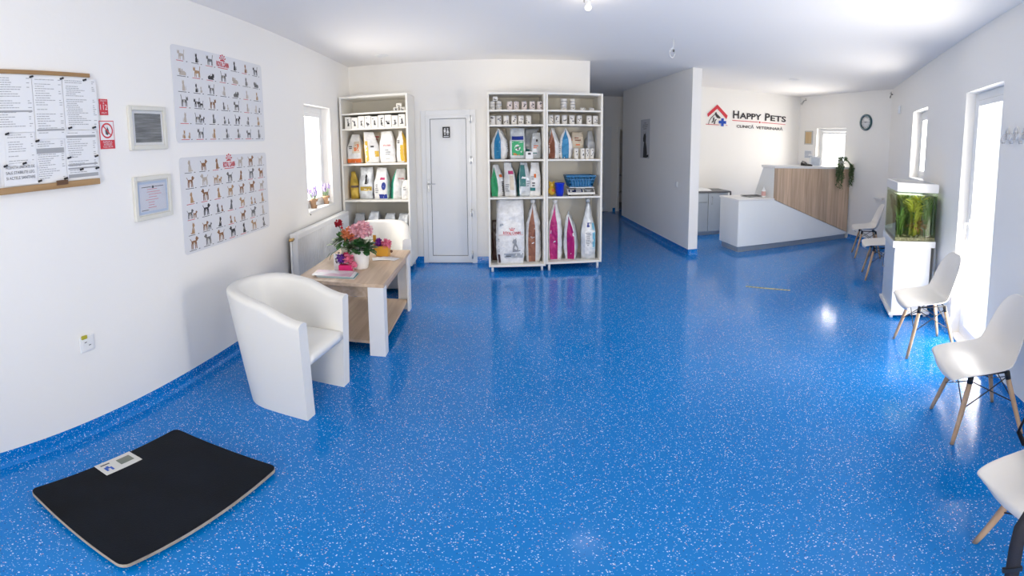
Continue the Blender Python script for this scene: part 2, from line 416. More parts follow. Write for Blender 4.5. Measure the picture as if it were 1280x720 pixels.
def bag(label, x, y, z, w, d, h, rz=0.0, front=WHT, side=WHT, lean=(0, 0), tip=1.0, decor=(), peak=.55, group='pet food bags on the shelf units', tie=False, seed=None, base=1.0):
    """pillow bag: flat bottom, bulging body, sealed top. decor: (part name, s0, s1, v0, v1, material) patches on the front,
    name starting with 'side' goes on the camera side gusset"""
    rnd = random.Random(sum(ord(c_) * (i_ + 1) for i_, c_ in enumerate(label)))
    ph = rnd.uniform(0, 50)
    clear = {1.401: .40, .936: .425, .118: .78, 1.416: .385, .951: .422, .097: .812, .117: .79}[z]
    h = min(h, clear - (.06 if tie else 0)); w *= .94; d *= .96
    def wx(v):
        k = base + (1 - base) * min(1, v * 6)
        k *= 1 + .05 * math.sin(PI * min(1, v * 1.3))
        if v > peak: k *= 1 + (tip - 1) * ((v - peak) / (1 - peak)) ** 1.1
        return k
    def dy(v):
        k = .88 + .12 * math.sin(PI * min(1, v * 1.6))
        if v > peak: k *= max(.05, 1 - ((v - peak) / (1 - peak)) ** 1.15)
        return k
    def surf(s, t, v, off=0.0):
        # s,t in [-1,1] on the section square
        X = s * w / 2 * wx(v); Y = t * d / 2 * dy(v)
        if abs(t) > .999: Y += (1 if t > 0 else -1) * (1 - s * s) * d * .16 * (math.sin(PI * min(1, v * 1.25 + .08)) if not tie else 1)
        if abs(s) > .999: X -= (1 if s > 0 else -1) * (1 - t * t) * w * .05 * v
        n = noise.noise(Vector((X * 14 + ph, Y * 14, v * h * 12))) * .013
        n2 = noise.noise(Vector((X * 45 + ph, Y * 45, v * h * 34))) * .008
        q = n + n2 + off
        if abs(t) > .999: Y += (1 if t > 0 else -1) * q
        else: X += (1 if s > 0 else -1) * q
        return Vector((X + lean[0] * v ** 2.2, Y + lean[1] * v ** 2.2, h * v + noise.noise(Vector((X * 9 + ph, 3, Y * 9))) * .008 * v))
    loop = [(-1 + 2 * i / 8, -1) for i in range(8)] + [(1, -1 + 2 * i / 4) for i in range(4)] + [(1 - 2 * i / 8, 1) for i in range(8)] + [(-1, 1 - 2 * i / 4) for i in range(4)]
    n = len(loop); nv = 24
    mb = MB()
    mb.grid(lambda u, v: surf(*loop[int(round(u * n)) % n], v), n, nv, mif=lambda i, j: 0 if (i < 8 or 12 <= i < 20) else 1, closed=True)
    o = len(mb.v)
    mb.f.append(list(range(n - 1, -1, -1))); mb.m.append(0); mb.sm.append(False)
    mb.f.append([nv * n + i for i in range(n)]); mb.m.append(0); mb.sm.append(False)
    e = empty('pet_food_bag', (x, y, z), rz, label, 'pet food bag', group)
    mb.build('bag_body', [front, side], e)
    for nm, s0, s1, v0, v1, m in decor:
        p = MB()
        if nm.startswith('taper'):
            nm = 'crinkled_gusset'
            p.grid(lambda a, b: surf(-1, -(s0 + (s1 - s0) * (.5 + (a - .5) * (1 if b < .6 else 1 - .8 * ((b - .6) / .4) ** 1.2))) * (1 if b < .45 else 1 ), v0 + (v1 - v0) * b, .005), 6, 16)
        elif nm.startswith('side'):
            nm = nm[5:] or 'label'
            p.grid(lambda a, b: surf(-1, -(s0 + (s1 - s0) * a), v0 + (v1 - v0) * b, .003), 4, 6)
        elif nm == 'text':
            # rows of small print
            rows = max(1, int((v1 - v0) * h / .022)); nm = 'small_print'
            for r_ in range(rows):
                va = v0 + (v1 - v0) * r_ / rows; vb = va + (v1 - v0) / rows * .5
                sa = s0 + rnd.uniform(0, .15); sb = s1 - rnd.uniform(0, .35) * (s1 - s0)
                p.grid(lambda a, b: surf(sa + (sb - sa) * a, -1, va + (vb - va) * b, .0045), 4, 1)
        elif nm == 'animal':
            nm = 'animal_picture'
            for px, pz in animal_polys('sit' if m is INKGREY else rnd.choice(['sit', 'catsit'])):
                pts = [surf(s0 + (s1 - s0) * a, -1, v0 + (v1 - v0) * b, .0055) for a, b in zip(px, pz)]
                p.add(pts, [tuple(range(len(pts)))])
        elif nm == 'disc':
            nm = 'round_emblem'
            pts = [surf(s0 + (s1 - s0) * (.5 + .5 * math.cos(a * PI / 8)), -1, v0 + (v1 - v0) * (.5 + .5 * math.sin(a * PI / 8)), .0045) for a in range(16)]
            p.add(pts, [tuple(range(16))])
        elif nm.startswith('logo:'):
            s_ = nm[5:]; nm = 'brand_lettering'
            t_ = text_mb(s_, 1.0, 1.0, bold=.02)
            p.add([surf(s0 + (s1 - s0) * q.x, -1, v0 + (v1 - v0) * q.z, .005) for q in t_.v], t_.f)
        else:
            p.grid(lambda a, b: surf(s0 + (s1 - s0) * a, -1, v0 + (v1 - v0) * b, .003), 6, 6)
        p.build(nm, m, e)
    if tie:
        k = MB(); top = surf(0, 0, 1.0)
        k.lathe([(.012, 0), (.035, .05), (.03, .075), (.002, .06)], 10, 0, (top.x, top.y, top.z - .02)); k.build('gathered_top', front, e)
    return e

def animal_polys(kind):
    """silhouettes in the unit square as (xs, zs) lists (convex-ish pieces)"""
    P = {
        'sit': [[(.30, 0), (.72, 0), (.78, .18), (.70, .42), (.58, .62), (.42, .62), (.34, .35)], [(.30, .58), (.62, .58), (.64, .78), (.52, .88), (.36, .84), (.28, .70)], [(.36, .80), (.42, .80), (.37, .98)], [(.52, .84), (.60, .80), (.60, .98)], [(.70, 0), (.95, .04), (.96, .12), (.74, .10)]],
        'catsit': [[(.32, 0), (.70, 0), (.74, .25), (.60, .55), (.44, .58), (.36, .30)], [(.36, .52), (.60, .52), (.64, .70), (.50, .80), (.36, .72)], [(.38, .72), (.45, .76), (.38, .90)], [(.54, .78), (.62, .72), (.60, .90)], [(.68, .02), (.90, .10), (.86, .40), (.82, .40), (.82, .14)]],
        'dog': [[(.22, .38), (.78, .42), (.80, .66), (.30, .66)], [(.22, 0), (.30, 0), (.34, .42), (.24, .42)], [(.38, 0), (.45, 0), (.44, .42), (.36, .42)], [(.62, 0), (.69, 0), (.70, .44), (.62, .44)], [(.76, 0), (.83, 0), (.82, .44), (.72, .44)], [(.14, .62), (.32, .55), (.36, .80), (.28, .96), (.14, .92)], [(.02, .74), (.16, .68), (.16, .84), (.04, .82)], [(.78, .60), (.94, .84), (.90, .88), (.76, .66)]],
        'cat': [[(.22, .32), (.78, .34), (.78, .54), (.26, .56)], [(.22, 0), (.28, 0), (.32, .36), (.22, .36)], [(.36, 0), (.42, 0), (.42, .36), (.34, .36)], [(.64, 0), (.70, 0), (.70, .36), (.62, .36)], [(.74, 0), (.80, 0), (.80, .38), (.72, .38)], [(.10, .50), (.30, .50), (.32, .70), (.22, .76), (.10, .70)], [(.11, .70), (.17, .72), (.11, .86)], [(.24, .72), (.31, .68), (.30, .86)], [(.76, .46), (.86, .90), (.80, .94), (.72, .50)]],
        'lie': [[(.15, 0), (.85, 0), (.88, .22), (.70, .36), (.28, .34)], [(.10, .20), (.34, .18), (.36, .46), (.24, .54), (.10, .46)], [(.11, .46), (.17, .48), (.12, .60)], [(.26, .50), (.34, .44), (.33, .60)]],
    }[kind]
    return [([a for a, b in q], [b for a, b in q]) for q in P]

BK = 'bags on the corner shelf unit'; BM = 'bags on the shelf unit beside the toilet door'; BH = 'bags on the shelf unit beside the hallway'
# corner unit, third level
z = 1.401
bag('white food bag with orange base band, nearest the window on the corner unit', -1.747, 5.56, z, .205, .17, .38, R(-8), tip=.55, side=SIDE_W, decor=[('base_band', -1, 1, .02, .16, ORG), ('label', -.1, .85, .35, .75, CRM), ('emblem', .15, .75, .42, .66, ORG), ('text', -.8, -.2, .5, .62, TXT)], group=BK)
bag('white food bag with yellow side and yellow label on the corner unit', -1.528, 5.54, z, .195, .15, .40, R(22), side=YEL, tip=.7, lean=(-.04, 0), decor=[('label', -.9, -.55, .05, .7, YEL), ('emblem', .3, .9, .2, .38, YEL), ('text', -.3, .3, .5, .6, TXT)], group=BK)
bag('pinkish food bag standing behind the yellow and white one', -1.52, 5.74, z, .26, .1, .42, 0, front=CRM, decor=[('text', -.6, .5, .75, .9, BRANDRED)], group=BK)
bag('plain white food bag with small red lettering and flat top on corner unit', -1.295, 5.54, z, .205, .15, .41, R(-6), tip=.75, lean=(-.03, 0), decor=[('logo:ROYAL CANIN', -.45, .55, .52, .57, BRANDRED), ('text', -.3, .5, .25, .45, INKGREY), ('text', -.3, .4, .12, .16, INKGREY)], group=BK)
bag('narrow white food bag with a yellow edge beside the unit side wall', -1.113, 5.55, z, .115, .15, .40, R(-20), side=YEL, tip=.4, lean=(-.03, 0), decor=[('label', .3, .98, .04, .55, YEL), ('text', -.7, .2, .6, .72, TXT)], group=BK)
# corner unit, fourth level
z = .936
bag('gold food bag with a gathered top against the corner unit side', -1.785, 5.56, z, .115, .14, .36, R(15), front=GLD, side=YEL, tip=.5, lean=(-.02, 0), decor=[('band', -.9, .9, .42, .5, DBR)], group=BK)
bag('grey food bag with black cat picture and gold band', -1.61, 5.54, z, .185, .14, .41, R(-4), front=SLV, side=WHT, decor=[('band', -.75, .95, .27, .40, GLD), ('animal', -.4, .6, .48, .85, BLACK), ('text', -.3, .4, .31, .36, WHT)], group=BK)
bag('white food bag with navy blue base and red label', -1.40, 5.54, z, .185, .15, .40, R(-8), tip=.75, decor=[('base_band', -.2, 1, .02, .16, NVY), ('label', -.1, .7, .62, .7, PNK), ('disc', .25, .85, .3, .55, NVY), ('side_panel', -.2, .8, .02, .5, NVY), ('text', -.8, -.2, .2, .5, INKGREY)], group=BK)
bag('white food bag with mint green side and folded top', -1.205, 5.56, z, .165, .12, .38, R(32), side=MNT, tip=.8, lean=(.06, 0), decor=[('label', .0, .7, .1, .35, SLV), ('logo:ROYAL CANIN', -.4, .7, .64, .69, BRANDRED)], group=BK)
bag('small white food bag beside the mint green one on corner unit', -1.078, 5.48, z, .085, .12, .24, 0, decor=[('text', -.6, .5, .5, .7, INKGREY)], group=BK)
# corner unit, bottom: four silver bags leaning
for k, (xx, nm) in enumerate(((-1.76, 'silver grey food sack nearest the window at the bottom of corner unit'), (-1.55, 'silver grey food sack standing highest at the bottom of corner unit'), (-1.34, 'silver grey food sack with dark corner behind the second armchair'), (-1.15, 'pale silver food sack at the bottom beside the toilet door side'))):
    bag(nm, xx, 5.58, .118, .165, .2, .62 + (.03 if k == 1 else 0), R(6 * (-1) ** k), front=SLV if k != 0 else GRY, side=GRY, lean=(.03, -.02), tip=.8, peak=.7, decor=[('label', -.6, .7, .45, .72, WHT if k == 3 else GRY)], group='silver sacks at the bottom of the corner shelf unit')

# unit beside toilet door, third level
z = 1.416
bag('bright blue food bag with pointed top and white front, beside toilet door', .132, 5.57, z, .15, .175, .38, R(74), side=WHT, peak=.66, tip=.8, decor=[('taper', -.62, .45, .01, .99, BLU), ('side_panel', -.5, .4, .03, .62, LBL), ('text', -.5, .6, .2, .6, INKGREY)], group=BM)
bag('cream food bag half hidden behind the bright blue one', .17, 5.74, z, .12, .08, .41, 0, front=CRM, side=CRM, decor=[('emblem', -.4, .4, .7, .85, ORG)], group=BM)
bag('food bag with green panel and round cat emblem', .358, 5.54, z, .195, .14, .405, R(-2), front=SLV, side=WHT, decor=[('panel', -.75, .8, .12, .58, GRN), ('band', -.75, .8, .62, .74, NVY), ('disc', -.38, .38, .27, .47, WHT), ('animal', -.2, .25, .29, .45, BLACK), ('base_label', -.55, .3, .12, .2, ORG)], group=BM)
bag('grey food bag with teal stripe behind the small white carton', .515, 5.70, z, .19, .13, .41, R(-10), front=GRY, side=GRY, lean=(.05, 0), decor=[('band', -.8, .2, .22, .32, DGR)], group=BM)
bag('pale grey food bag with teal lettering beside the small white carton', .588, 5.58, z, .135, .12, .33, R(8), front=SLV, side=WHT, lean=(.02, 0), tip=.8, decor=[('emblem', -.1, .25, .65, .74, DBR), ('text', -.7, .3, .4, .55, ORG), ('band', -.9, .1, .2, .24, DGR)], group=BM)
cb = MB().box(-.045, .045, -.04, .04, 0, .095); o = cb.build('small_carton', W_LAM, None, bevel=.006); place(o, (.497, 5.43, z)); tag(o, 'small white carton standing in front of the grey food bag', 'carton')
l = MB(); l.box(-.018, .018, -.0425, -.04, .055, .08); l.build('label', TXT, o)
# fourth level
z = .951
bag('white food bag with bright green pointed side', .107, 5.56, z, .15, .12, .40, R(60), side=WHT, tip=.8, lean=(-.02, .02), decor=[('taper', -.95, .75, .01, .9, GRN), ('side_panel', -.8, .6, .03, .45, MNT), ('text', -.5, .4, .15, .5, TXT), ('emblem', -.4, .4, .6, .68, ORG)], group=BM)
bag('white food bag with a slanting pink label', .275, 5.55, z, .15, .14, .44, R(-14), side=SLV, lean=(-.05, 0), tip=.65, peak=.45, decor=[('label', -.1, .95, .66, .76, PNK), ('strip', .1, .8, .2, .64, CRM), ('text', -.8, 0, .15, .4, INKGREY)], group=BM)
bag('food bag in dark teal and pale grey beside the pink labelled bag', .435, 5.55, z, .15, .14, .44, R(12), front=SLV, side=DGR, lean=(.0, 0), tip=.65, decor=[('panel', -.95, .1, .3, .92, DGR), ('emblem', -.5, .0, .62, .72, DBR), ('text', .2, .8, .3, .5, INKGREY)], group=BM)
bag('white food bag with teal green base strip and square top', .583, 5.55, z, .145, .13, .42, R(-6), tip=.75, lean=(.0, 0), decor=[('base_strip', -.9, .05, .16, .26, DGR), ('emblem', -.2, .2, .55, .66, ORG), ('text', -.8, -.1, .5, .62, INKGREY), ('text', -.6, .0, .3, .45, TXT)], group=BM)
# bottom level
z = .097
bag('big white dog food sack with red brand lettering and sitting dog', .254, 5.50, z, .365, .155, .835, R(-1), side=WHT, peak=.8, base=.93, decor=[('logo:ROYAL CANIN', -.5, .72, .475, .52, BRANDRED), ('crown', -.02, .26, .535, .55, BRANDRED), ('disc', -.08, .0, .555, .572, BRANDRED), ('disc', .08, .16, .56, .58, BRANDRED), ('disc', .24, .32, .555, .572, BRANDRED), ('rule', -.8, .9, .462, .466, BRANDRED), ('animal', -.1, .75, .2, .43, INKGREY), ('band', -.45, .92, .1, .175, GRY), ('text', -.35, .1, .125, .15, TXT), ('strip', -.92, -.75, .02, .16, DBR), ('emblem', -.72, -.5, .6, .64, GRY), ('text', -.9, -.75, .2, .42, INKGREY)], group=BM)
bag('dark brown food sack half hidden behind the big white sack', .068, 5.70, z, .09, .14, .52, 0, front=DBR, side=BRN, group=BM)
bag('food sack with crinkled brown side and twisted white top', .556, 5.56, z, .135, .16, .75, R(82), side=WHT, peak=.66, tip=.7, decor=[('taper', -.78, .45, .01, .99, BRN), ('side_panel', -.6, .4, .14, .16, DBR), ('text', -.5, .6, .2, .6, INKGREY)], group=BM, tie=True)
# hallway unit
z = 1.416
bag('white food bag with coppery brown side, beside the unit divider', .835, 5.57, z, .15, .12, .40, R(66), side=WHT, tip=.75, lean=(-.03, .01), decor=[('taper', -.95, .6, .01, .95, BRN), ('text', -.5, .6, .2, .5, INKGREY)], group=BH)
bag('food bag with pointed teal blue side between white edges', .99, 5.60, z, .15, .165, .40, R(80), side=WHT, peak=.66, tip=.7, decor=[('taper', -.62, .55, .01, .98, BLU), ('side_panel', -.5, .45, .04, .30, LBL), ('emblem', -.4, .5, .6, .75, ORG)], group=BH)
bag('square white food bag with brown lettering above the row of tall tins', 1.16, 5.70, z, .165, .10, .34, 0, front=CRM, side=WHT, peak=.8, decor=[('text', -.6, .6, .68, .85, BRN), ('text', -.3, .6, .5, .6, ORG)], group=BH)
bag('silver food bag with creased pointed top beside the hallway unit side', 1.325, 5.68, z, .11, .11, .36, R(20), front=SLV, side=GRY, lean=(.01, 0), tip=.6, group=BH)
z = .117
bag('taller food sack with glossy magenta side', .845, 5.56, z, .14, .15, .74, R(78), side=WHT, peak=.66, tip=.7, decor=[('taper', -.95, .55, .01, .99, MAG), ('text', -.4, .6, .2, .5, INKGREY)], group=BH, tie=True)
bag('shorter food sack with glossy magenta side and folded grey top', 1.055, 5.56, z, .165, .15, .62, R(70), side=WHT, peak=.66, front=SLV, tip=.6, lean=(-.02, .03), decor=[('taper', -.45, .95, .01, .9, MAG)], group=BH)
bag('white food sack with pale blue print and tied top', 1.285, 5.55, z, .195, .18, .74, R(-10), tip=.25, peak=.5, front=SLV, side=SLV, decor=[('panel', -.45, .45, .1, .66, LBL if False else WHT), ('label', -.25, .45, .58, .66, NVY), ('text', -.35, .4, .25, .5, INKGREY), ('strip', .6, .95, .1, .65, LBL)], group=BH, tie=True)

# ------------------------------------------------------------------ tins and cartons
TINW = mat('tin_white_wrap', (.70, .68, .65), .4); TINP = mat('tin_pink_wrap', (.66, .58, .56), .4)
def tin_mesh(r, h, marks=3, seed=0, wrap=TINW, rows=1):
    rnd = random.Random(seed); mb = MB()
    for k in range(rows):
        z = k * h / rows; hh = h / rows
        mb.lathe([(r * .93, z), (r, z + .004), (r, z + hh - .005), (r * .95, z + hh - .001), (r * .9, z + hh - .003), (1e-5, z + hh - .003)], 20, 0)
        mb.lathe([(r * 1.01, z + hh - .007), (r * 1.01, z + hh - .002)], 20, 1)
        for _ in range(marks):
            a0 = R(-90 + rnd.uniform(-42, 25)); a1 = a0 + R(rnd.uniform(14, 34)); zz = z + hh * rnd.uniform(.15, .75); dz = hh * rnd.uniform(.06, .16)
            pts = [(r * 1.006 * math.cos(a), r * 1.006 * math.sin(a), q) for q in (zz, zz + dz) for a in (a0, (a0 + a1) / 2, a1)]
            mb.add(pts, [(0, 1, 4, 3), (1, 2, 5, 4)], 2, True)
    return mb
ORD = ['first', 'second', 'third', 'fourth', 'fifth', 'sixth', 'seventh', 'eighth', 'ninth']
def px2x(px): return -.008 + (px - 611) * .01016
def tins(pxs, z, r, h, label, group, wrap=TINW, rows=1, y=5.46, marks=4, name='food_tin'):
    for k, px in enumerate(pxs):
        o = tin_mesh(r, h, marks, k * 7 + int(z * 100), wrap, rows).build(name, [wrap, STEEL, TXT])
        place(o, (px2x(px), y + random.uniform(0, .02), z), random.uniform(-.3, .3)); tag(o, label % ORD[k], 'tin', group)
tins([637.4, 645.4, 655.4, 665.1, 674.4], 2.026, .036, .105, 'pinkish white tin on the top shelf, %s from the toilet door side', 'pinkish tins on the top shelf', TINP)
tins([616.2, 623.7, 633, 642.5, 651.2, 660.5], 1.843, .037, .112, 'white tin on the second shelf beside the toilet door, %s from the door side', 'white tins on the second shelf beside the toilet door')
tins([688.5, 696, 705.2, 714.7, 724.2, 736.8, 745], 1.851, .036, .112, 'white tin on the second shelf near the hallway, %s from the unit divider', 'white tins on the second shelf near the hallway')
tins([720.5, 728.5, 734.7, 740.7], 1.416, .028, .135, 'tall white tin before the silver bag, %s from the unit divider', 'tall tins before the silver bag', y=5.45)
def stack(px, z, n, label, group, r=.036, h=.037, y=5.47):
    for k in range(n):
        o = tin_mesh(r, h - .001, 3, k * 3 + int(px), TINW).build('flat_food_tin', [TINW, STEEL, TXT]); place(o, (px2x(px), y, z + k * h), k * .7)
        pos = ORD[k] if n > 1 else 'only'
        tag(o, label % pos if '%s' in label else label, 'tin', group)
stack(616, 2.026, 3, 'flat white tin in the stack beside the toilet door, %s from the bottom', 'stacked flat tins beside the toilet door')
stack(624, 2.026, 3, 'flat white tin in the stack before the pinkish tins, %s from the bottom', 'stacked flat tins before the pinkish tins')
stack(704.5, 2.026, 4, 'flat white tin in the wide stack near the divider, %s from the bottom', 'stacked flat tins near the divider', .04)
stack(715.8, 2.026, 4, 'flat white tin in the slim stack beside the wide one, %s from the bottom', 'slim stack of flat tins', .034)
stack(728.5, 2.026, 1, 'single flat white tin standing between tin stack and unit side', 'single flat tins')
stack(740, 2.026, 1, 'single flat white tin nearest the hallway on the top shelf', 'single flat tins')
def carton(x, y, z, w, h, d, label, seed, group=None, cat='carton', rz=0.0, name='food_carton', dark=False):
    rnd = random.Random(seed); e = empty(name, (x, y, z), rz, label, cat, group)
    MB().box(-w / 2, w / 2, -d / 2, d / 2, 0, h).build('box', CREAM, e, bevel=.0015)
    p = MB()
    for _ in range(3):
        a = rnd.uniform(-.4, .1) * w; b = a + rnd.uniform(.15, .35) * w; c = rnd.uniform(.1, .8) * h; q = c + rnd.uniform(.03, .08) * h
        p.box(a, b, -d / 2 - .001, -d / 2, c, q)
    for px, pz in animal_polys(rnd.choice(['sit', 'catsit', 'lie'])):
        p.add([(-.3 * w + .65 * w * a, -d / 2 - .0012, .2 * h + .5 * h * b) for a, b in zip(px, pz)], [tuple(range(len(px)))])
    p.build('print', TXT if not dark else BLACK, e)
    return e
for k in range(9):
    carton(-1.81 + .0885 * k + .02, 5.43, 1.851, .082, .15 - .012 * (k % 3 == 1), .12, 'cream food carton with animal print on the corner unit, %s from the window' % ORD[k], k, 'cream cartons on the corner shelf unit', dark=(k in (0, 5, 6)))
for k, (xx, zz, nm) in enumerate(((-1.165, 2.046, 'small white carton at the base of the little pile, nearer the window'), (-1.08, 2.046, 'small white carton at the base of the little pile, nearer the toilet door'), (-1.125, 2.096, 'small white carton on top of the little pile, corner unit'))):
    carton(xx, 5.46, zz, .068, .048, .07, nm, 20 + k, 'little pile of cartons at the top of corner unit')
carton(px2x(619.8), 5.47, 2.138, .062, .052, .06, 'small white carton lying across the two stacks of flat tins', 31)
carton(px2x(747.5) - .002, 5.56, 1.851, .05, .1, .05, 'dark printed carton at the hallway end of the second shelf', 33, dark=True)

# yellow toy, blue bucket, shop scale, basket
o = empty('yellow_toy', (.80, 5.52, .951), 0, 'small yellow plush toy beside the blue bucket', 'toy')
mb = MB(); mb.ball((0, 0, .06), .055, 0, 14, 8); mb.build('toy_body', YEL, o); mb = MB(); mb.ball((-.005, -.01, .135), .038, 0, 12, 8); mb.ball((-.03, -.01, .17), .014); mb.ball((.022, -.01, .17), .014); mb.build('toy_head', YEL, o)
mb = MB(); mb.ball((.01, -.045, .07), .022); mb.build('snout', ORG, o)
BUCK = mat('blue_plastic', (.005, .03, .55), .3)
o = MB().lathe([(.042, 0), (.046, .03), (.05, .04), (.058, .15), (.064, .155), (.064, .165), (.058, .165), (.05, .06), (.045, .01), (1e-5, .01)], 28).build('blue_bucket', BUCK); place(o, (.89, 5.46, .951)); tag(o, 'small royal blue plastic bucket beside the shop scale', 'bucket')
sc_e = empty('shop_scale', (1.17, 5.54, .951), 0, 'white and black shop scale with a blue basket on its plate', 'scale')
mb = MB(); mb.prism([(-.12, .015), (.12, .015), (.12, .085), (-.055, .085), (-.115, .04)], -.18, .18, 0, 'yz'); mb.build('scale_body', mat('scale_white', (.70, .69, .66), .4), sc_e, bevel=.006)
sl = Matrix.Translation((0, -.088, .0635)) @ Matrix.Rotation(R(-36.9), 4, 'X') @ Matrix.Translation((0, 0, 0))
def onslope(u, v):  # u along x, v 0..1 up the sloped face
    return Vector((u, -.115 + .06 * v - .0012, .04 + .045 * v + .0012))
mb = MB(); mb.add([onslope(-.165, .12), onslope(.02, .12), onslope(.02, .88), onslope(-.165, .88)], [(0, 1, 2, 3)]); mb.build('display', mat('scale_navy', (.01, .02, .08), .25), sc_e)
mb = MB(); mb.add([onslope(.035, .12), onslope(.165, .12), onslope(.165, .88), onslope(.035, .88)], [(0, 1, 2, 3)]); mb.build('keypad', GREY_GAP, sc_e)
mb = MB()
for a, b, c, d in ((-.15, -.09, .6, .75), (-.07, .0, .6, .75), (-.07, .0, .25, .4), (-.15, -.12, .25, .45), (.05, .14, .6, .7), (.07, .12, .3, .4)):
    mb.add([onslope(a, c) + Vector((0, -.0008, .0008)), onslope(b, c) + Vector((0, -.0008, .0008)), onslope(b, d) + Vector((0, -.0008, .0008)), onslope(a, d) + Vector((0, -.0008, .0008))], [(0, 1, 2, 3)])
mb.build('print', PAPER, sc_e)
mb = MB(); mb.box(-.16, .17, -.10, .12, .098, .11); mb.box(-.06, .06, -.04, .06, .085, .098); mb.build('weighing_plate', STEEL, sc_e, bevel=.003)
for dx in (-.15, .15):
    for dyy in (-.09, .09): MB().lathe([(.012, 0), (.012, .016)], 10, 0, (dx, dyy, 0)).build('foot', BLACK, sc_e)
BASK = mat('basket_blue', (.005, .14, .33), .4)
mb = MB(); w0, w1, d0, d1_ = .15, .185, .09, .12
n = 9
for k in range(4):
    zz = .012 + .125 * k / 3; f_ = k / 3; a = w0 + (w1 - w0) * f_; b = d0 + (d1_ - d0) * f_; t = .005 if k < 3 else .009
    for (x0, x1, y0, y1) in ((-a, a, -b - t, -b + t), (-a, a, b - t, b + t), (-a - t, -a + t, -b, b), (a - t, a + t, -b, b)): mb.box(x0, x1, y0, y1, zz - t, zz + t)
for sgn in (-1, 1):
    for i in range(n + 1):
        u = -1 + 2 * i / n; mb.tube([(u * w0, sgn * d0, .01), (u * w1, sgn * d1_, .135)], .007, 5)
    for i in range(7):
        u = -1 + 2 * i / 6; mb.tube([(sgn * w0, u * d0, .01), (sgn * w1, u * d1_, .135)], .007, 5)
mb.box(-w0, w0, -d0, d0, 0, .01)
mb.box(-.13, .13, -d0 - .006, -d0 - .002, .02, .1)
mb.box(-.14, .14, d0 + .004, d0 + .01, .01, .11)
o = mb.build('plastic_basket', BASK); place(o, (1.165, 5.54, 1.0625)); tag(o, 'small blue slotted plastic basket standing on the shop scale', 'basket')

# ------------------------------------------------------------------ left wall things   (local x = world y, front = +x)
def onleft(name, y, z, label, cat, group=None, off=.0):
    return empty(name, (XL + off, y, z), PI / 2, label, cat, group)
nb = onleft('hanging_notice_board', .42, 1.49, 'wide notice board with brown wooden strips carrying the price lists', 'notice board')
WOODSTRIP = wood('strip_wood', (.30, .17, .07), (.42, .26, .12), 'x')
MB().box(0, 1.085, -.012, -.001, .03, .59).build('backing', PAPER, nb)
MB().box(0, 1.083, -.02, 0, .59, .612).build('top_strip', WOODSTRIP, nb, bevel=.002)
MB().box(0, 1.09, -.03, 0, 0, .032).build('bottom_strip', WOODSTRIP, nb, bevel=.002)
MB().box(.80, .87, -.036, -.03, .018, .042).build('clip', mat('brown_clip', (.12, .06, .03), .5), nb)
def sheet(y0, y1, z0, z1, label, seed, lines, headers=(), text=None, tilt=0.0, dep=.014, pins=((.5, .97),), name='price_list'):
    rnd = random.Random(seed); w = y1 - y0; h = z1 - z0
    e = onleft(name, y0, z0, label, 'paper sheet', 'paper sheets pinned on the notice board', dep + .0022 * (seed % 2))
    e.rotation_euler = (0, 0, PI / 2)
    MB().box(0, w, -.0015, 0, 0, h).build('paper', PAPER, e)
    p = MB(); n = lines
    for k in range(n):
        z = h * (.94 - .88 * k / n)
        if any(a < 1 - z / h < b for a, b in headers): continue
        if rnd.random() < .12: continue
        a = w * (.06 + .04 * rnd.random()); ln = w * rnd.uniform(.25, .62)
        xx = a
        while xx < a + ln:
            wl = rnd.uniform(.006, .022); p.box(xx, min(xx + wl, w * .8), -.0022, -.0015, z, z + .0035); xx += wl + .003
        if rnd.random() < .75: p.box(w * .86, w * rnd.uniform(.9, .96), -.0022, -.0015, z, z + .0035)
    p.build('printed_lines', mat('faint_ink', (.36, .37, .39), .7), e)
    if headers:
        q = MB()
        for a, b in headers: q.box(w * .04, w * .96, -.0022, -.0015, h * (1 - b), h * (1 - a))
        q.build('header_bar', mat('faint_ink', (.36, .37, .39), .7), e)
    if text:
        q = MB()
        for k, s in enumerate(text): text_mb(s, w * .86, .014, w * .07, h * .76 - k * .026, -.0025, mb=q)
        q.build('lettering', INK, e)
    for a, b in pins:
        q = MB(); q.ball((w * a, -.005, h * b), .006, 0, 8, 5); q.tube([(w * a, -.006, h * b), (w * a + .014, -.012, h * b + .004)], [.005, .006], 6); q.build('push_pin', BLACK, e)
    return e
sheet(.62, .905, 1.53, 2.07, 'price list sheet at the outer end of the notice board', 1, 40)
sheet(.91, 1.128, 1.785, 2.074, 'price list sheet with one dark bar, top row beside the outer end', 2, 22, ((.62, .65),), pins=((.97, .97),))
sheet(.95, 1.118, 1.60, 1.782, 'price list sheet directly above the large letter notice', 3, 14, pins=((.04, .98),))
sheet(.925, 1.115, 1.528, 1.635, 'paper notice with large spaced lettering at the bottom of the board', 4, 0, text=['ACEASTA UNITATE DE', 'SALE STABILITE LEG.', 'SI ACTELE SANITARE'], dep=.0195, pins=((.6, .96), (.04, .9)), name='paper_notice')
sheet(1.13, 1.312, 1.745, 2.072, 'price list sheet with dark bar near its foot, middle of top row', 5, 24, ((.84, .87),), pins=((.96, .97),))
sheet(1.117, 1.30, 1.524, 1.744, 'price list sheet with thick grey bar, middle of bottom row', 6, 18, ((.2, .32),), pins=((.05, .97), (.03, .06), (.9, .06)))
sheet(1.315, 1.54, 1.79, 2.07, 'price list sheet beside the red emergency sign, top row', 7, 24, pins=((.62, .97), (.08, .03), (.8, .03)))
sheet(1.303, 1.52, 1.524, 1.787, 'price list sheet beside the fire sign, bottom row', 8, 20, ((.10, .15), (.68, .71), (.75, .78), (.88, .95)), pins=((.05, .45), (.9, .45), (.4, .2), (.9, .2)))

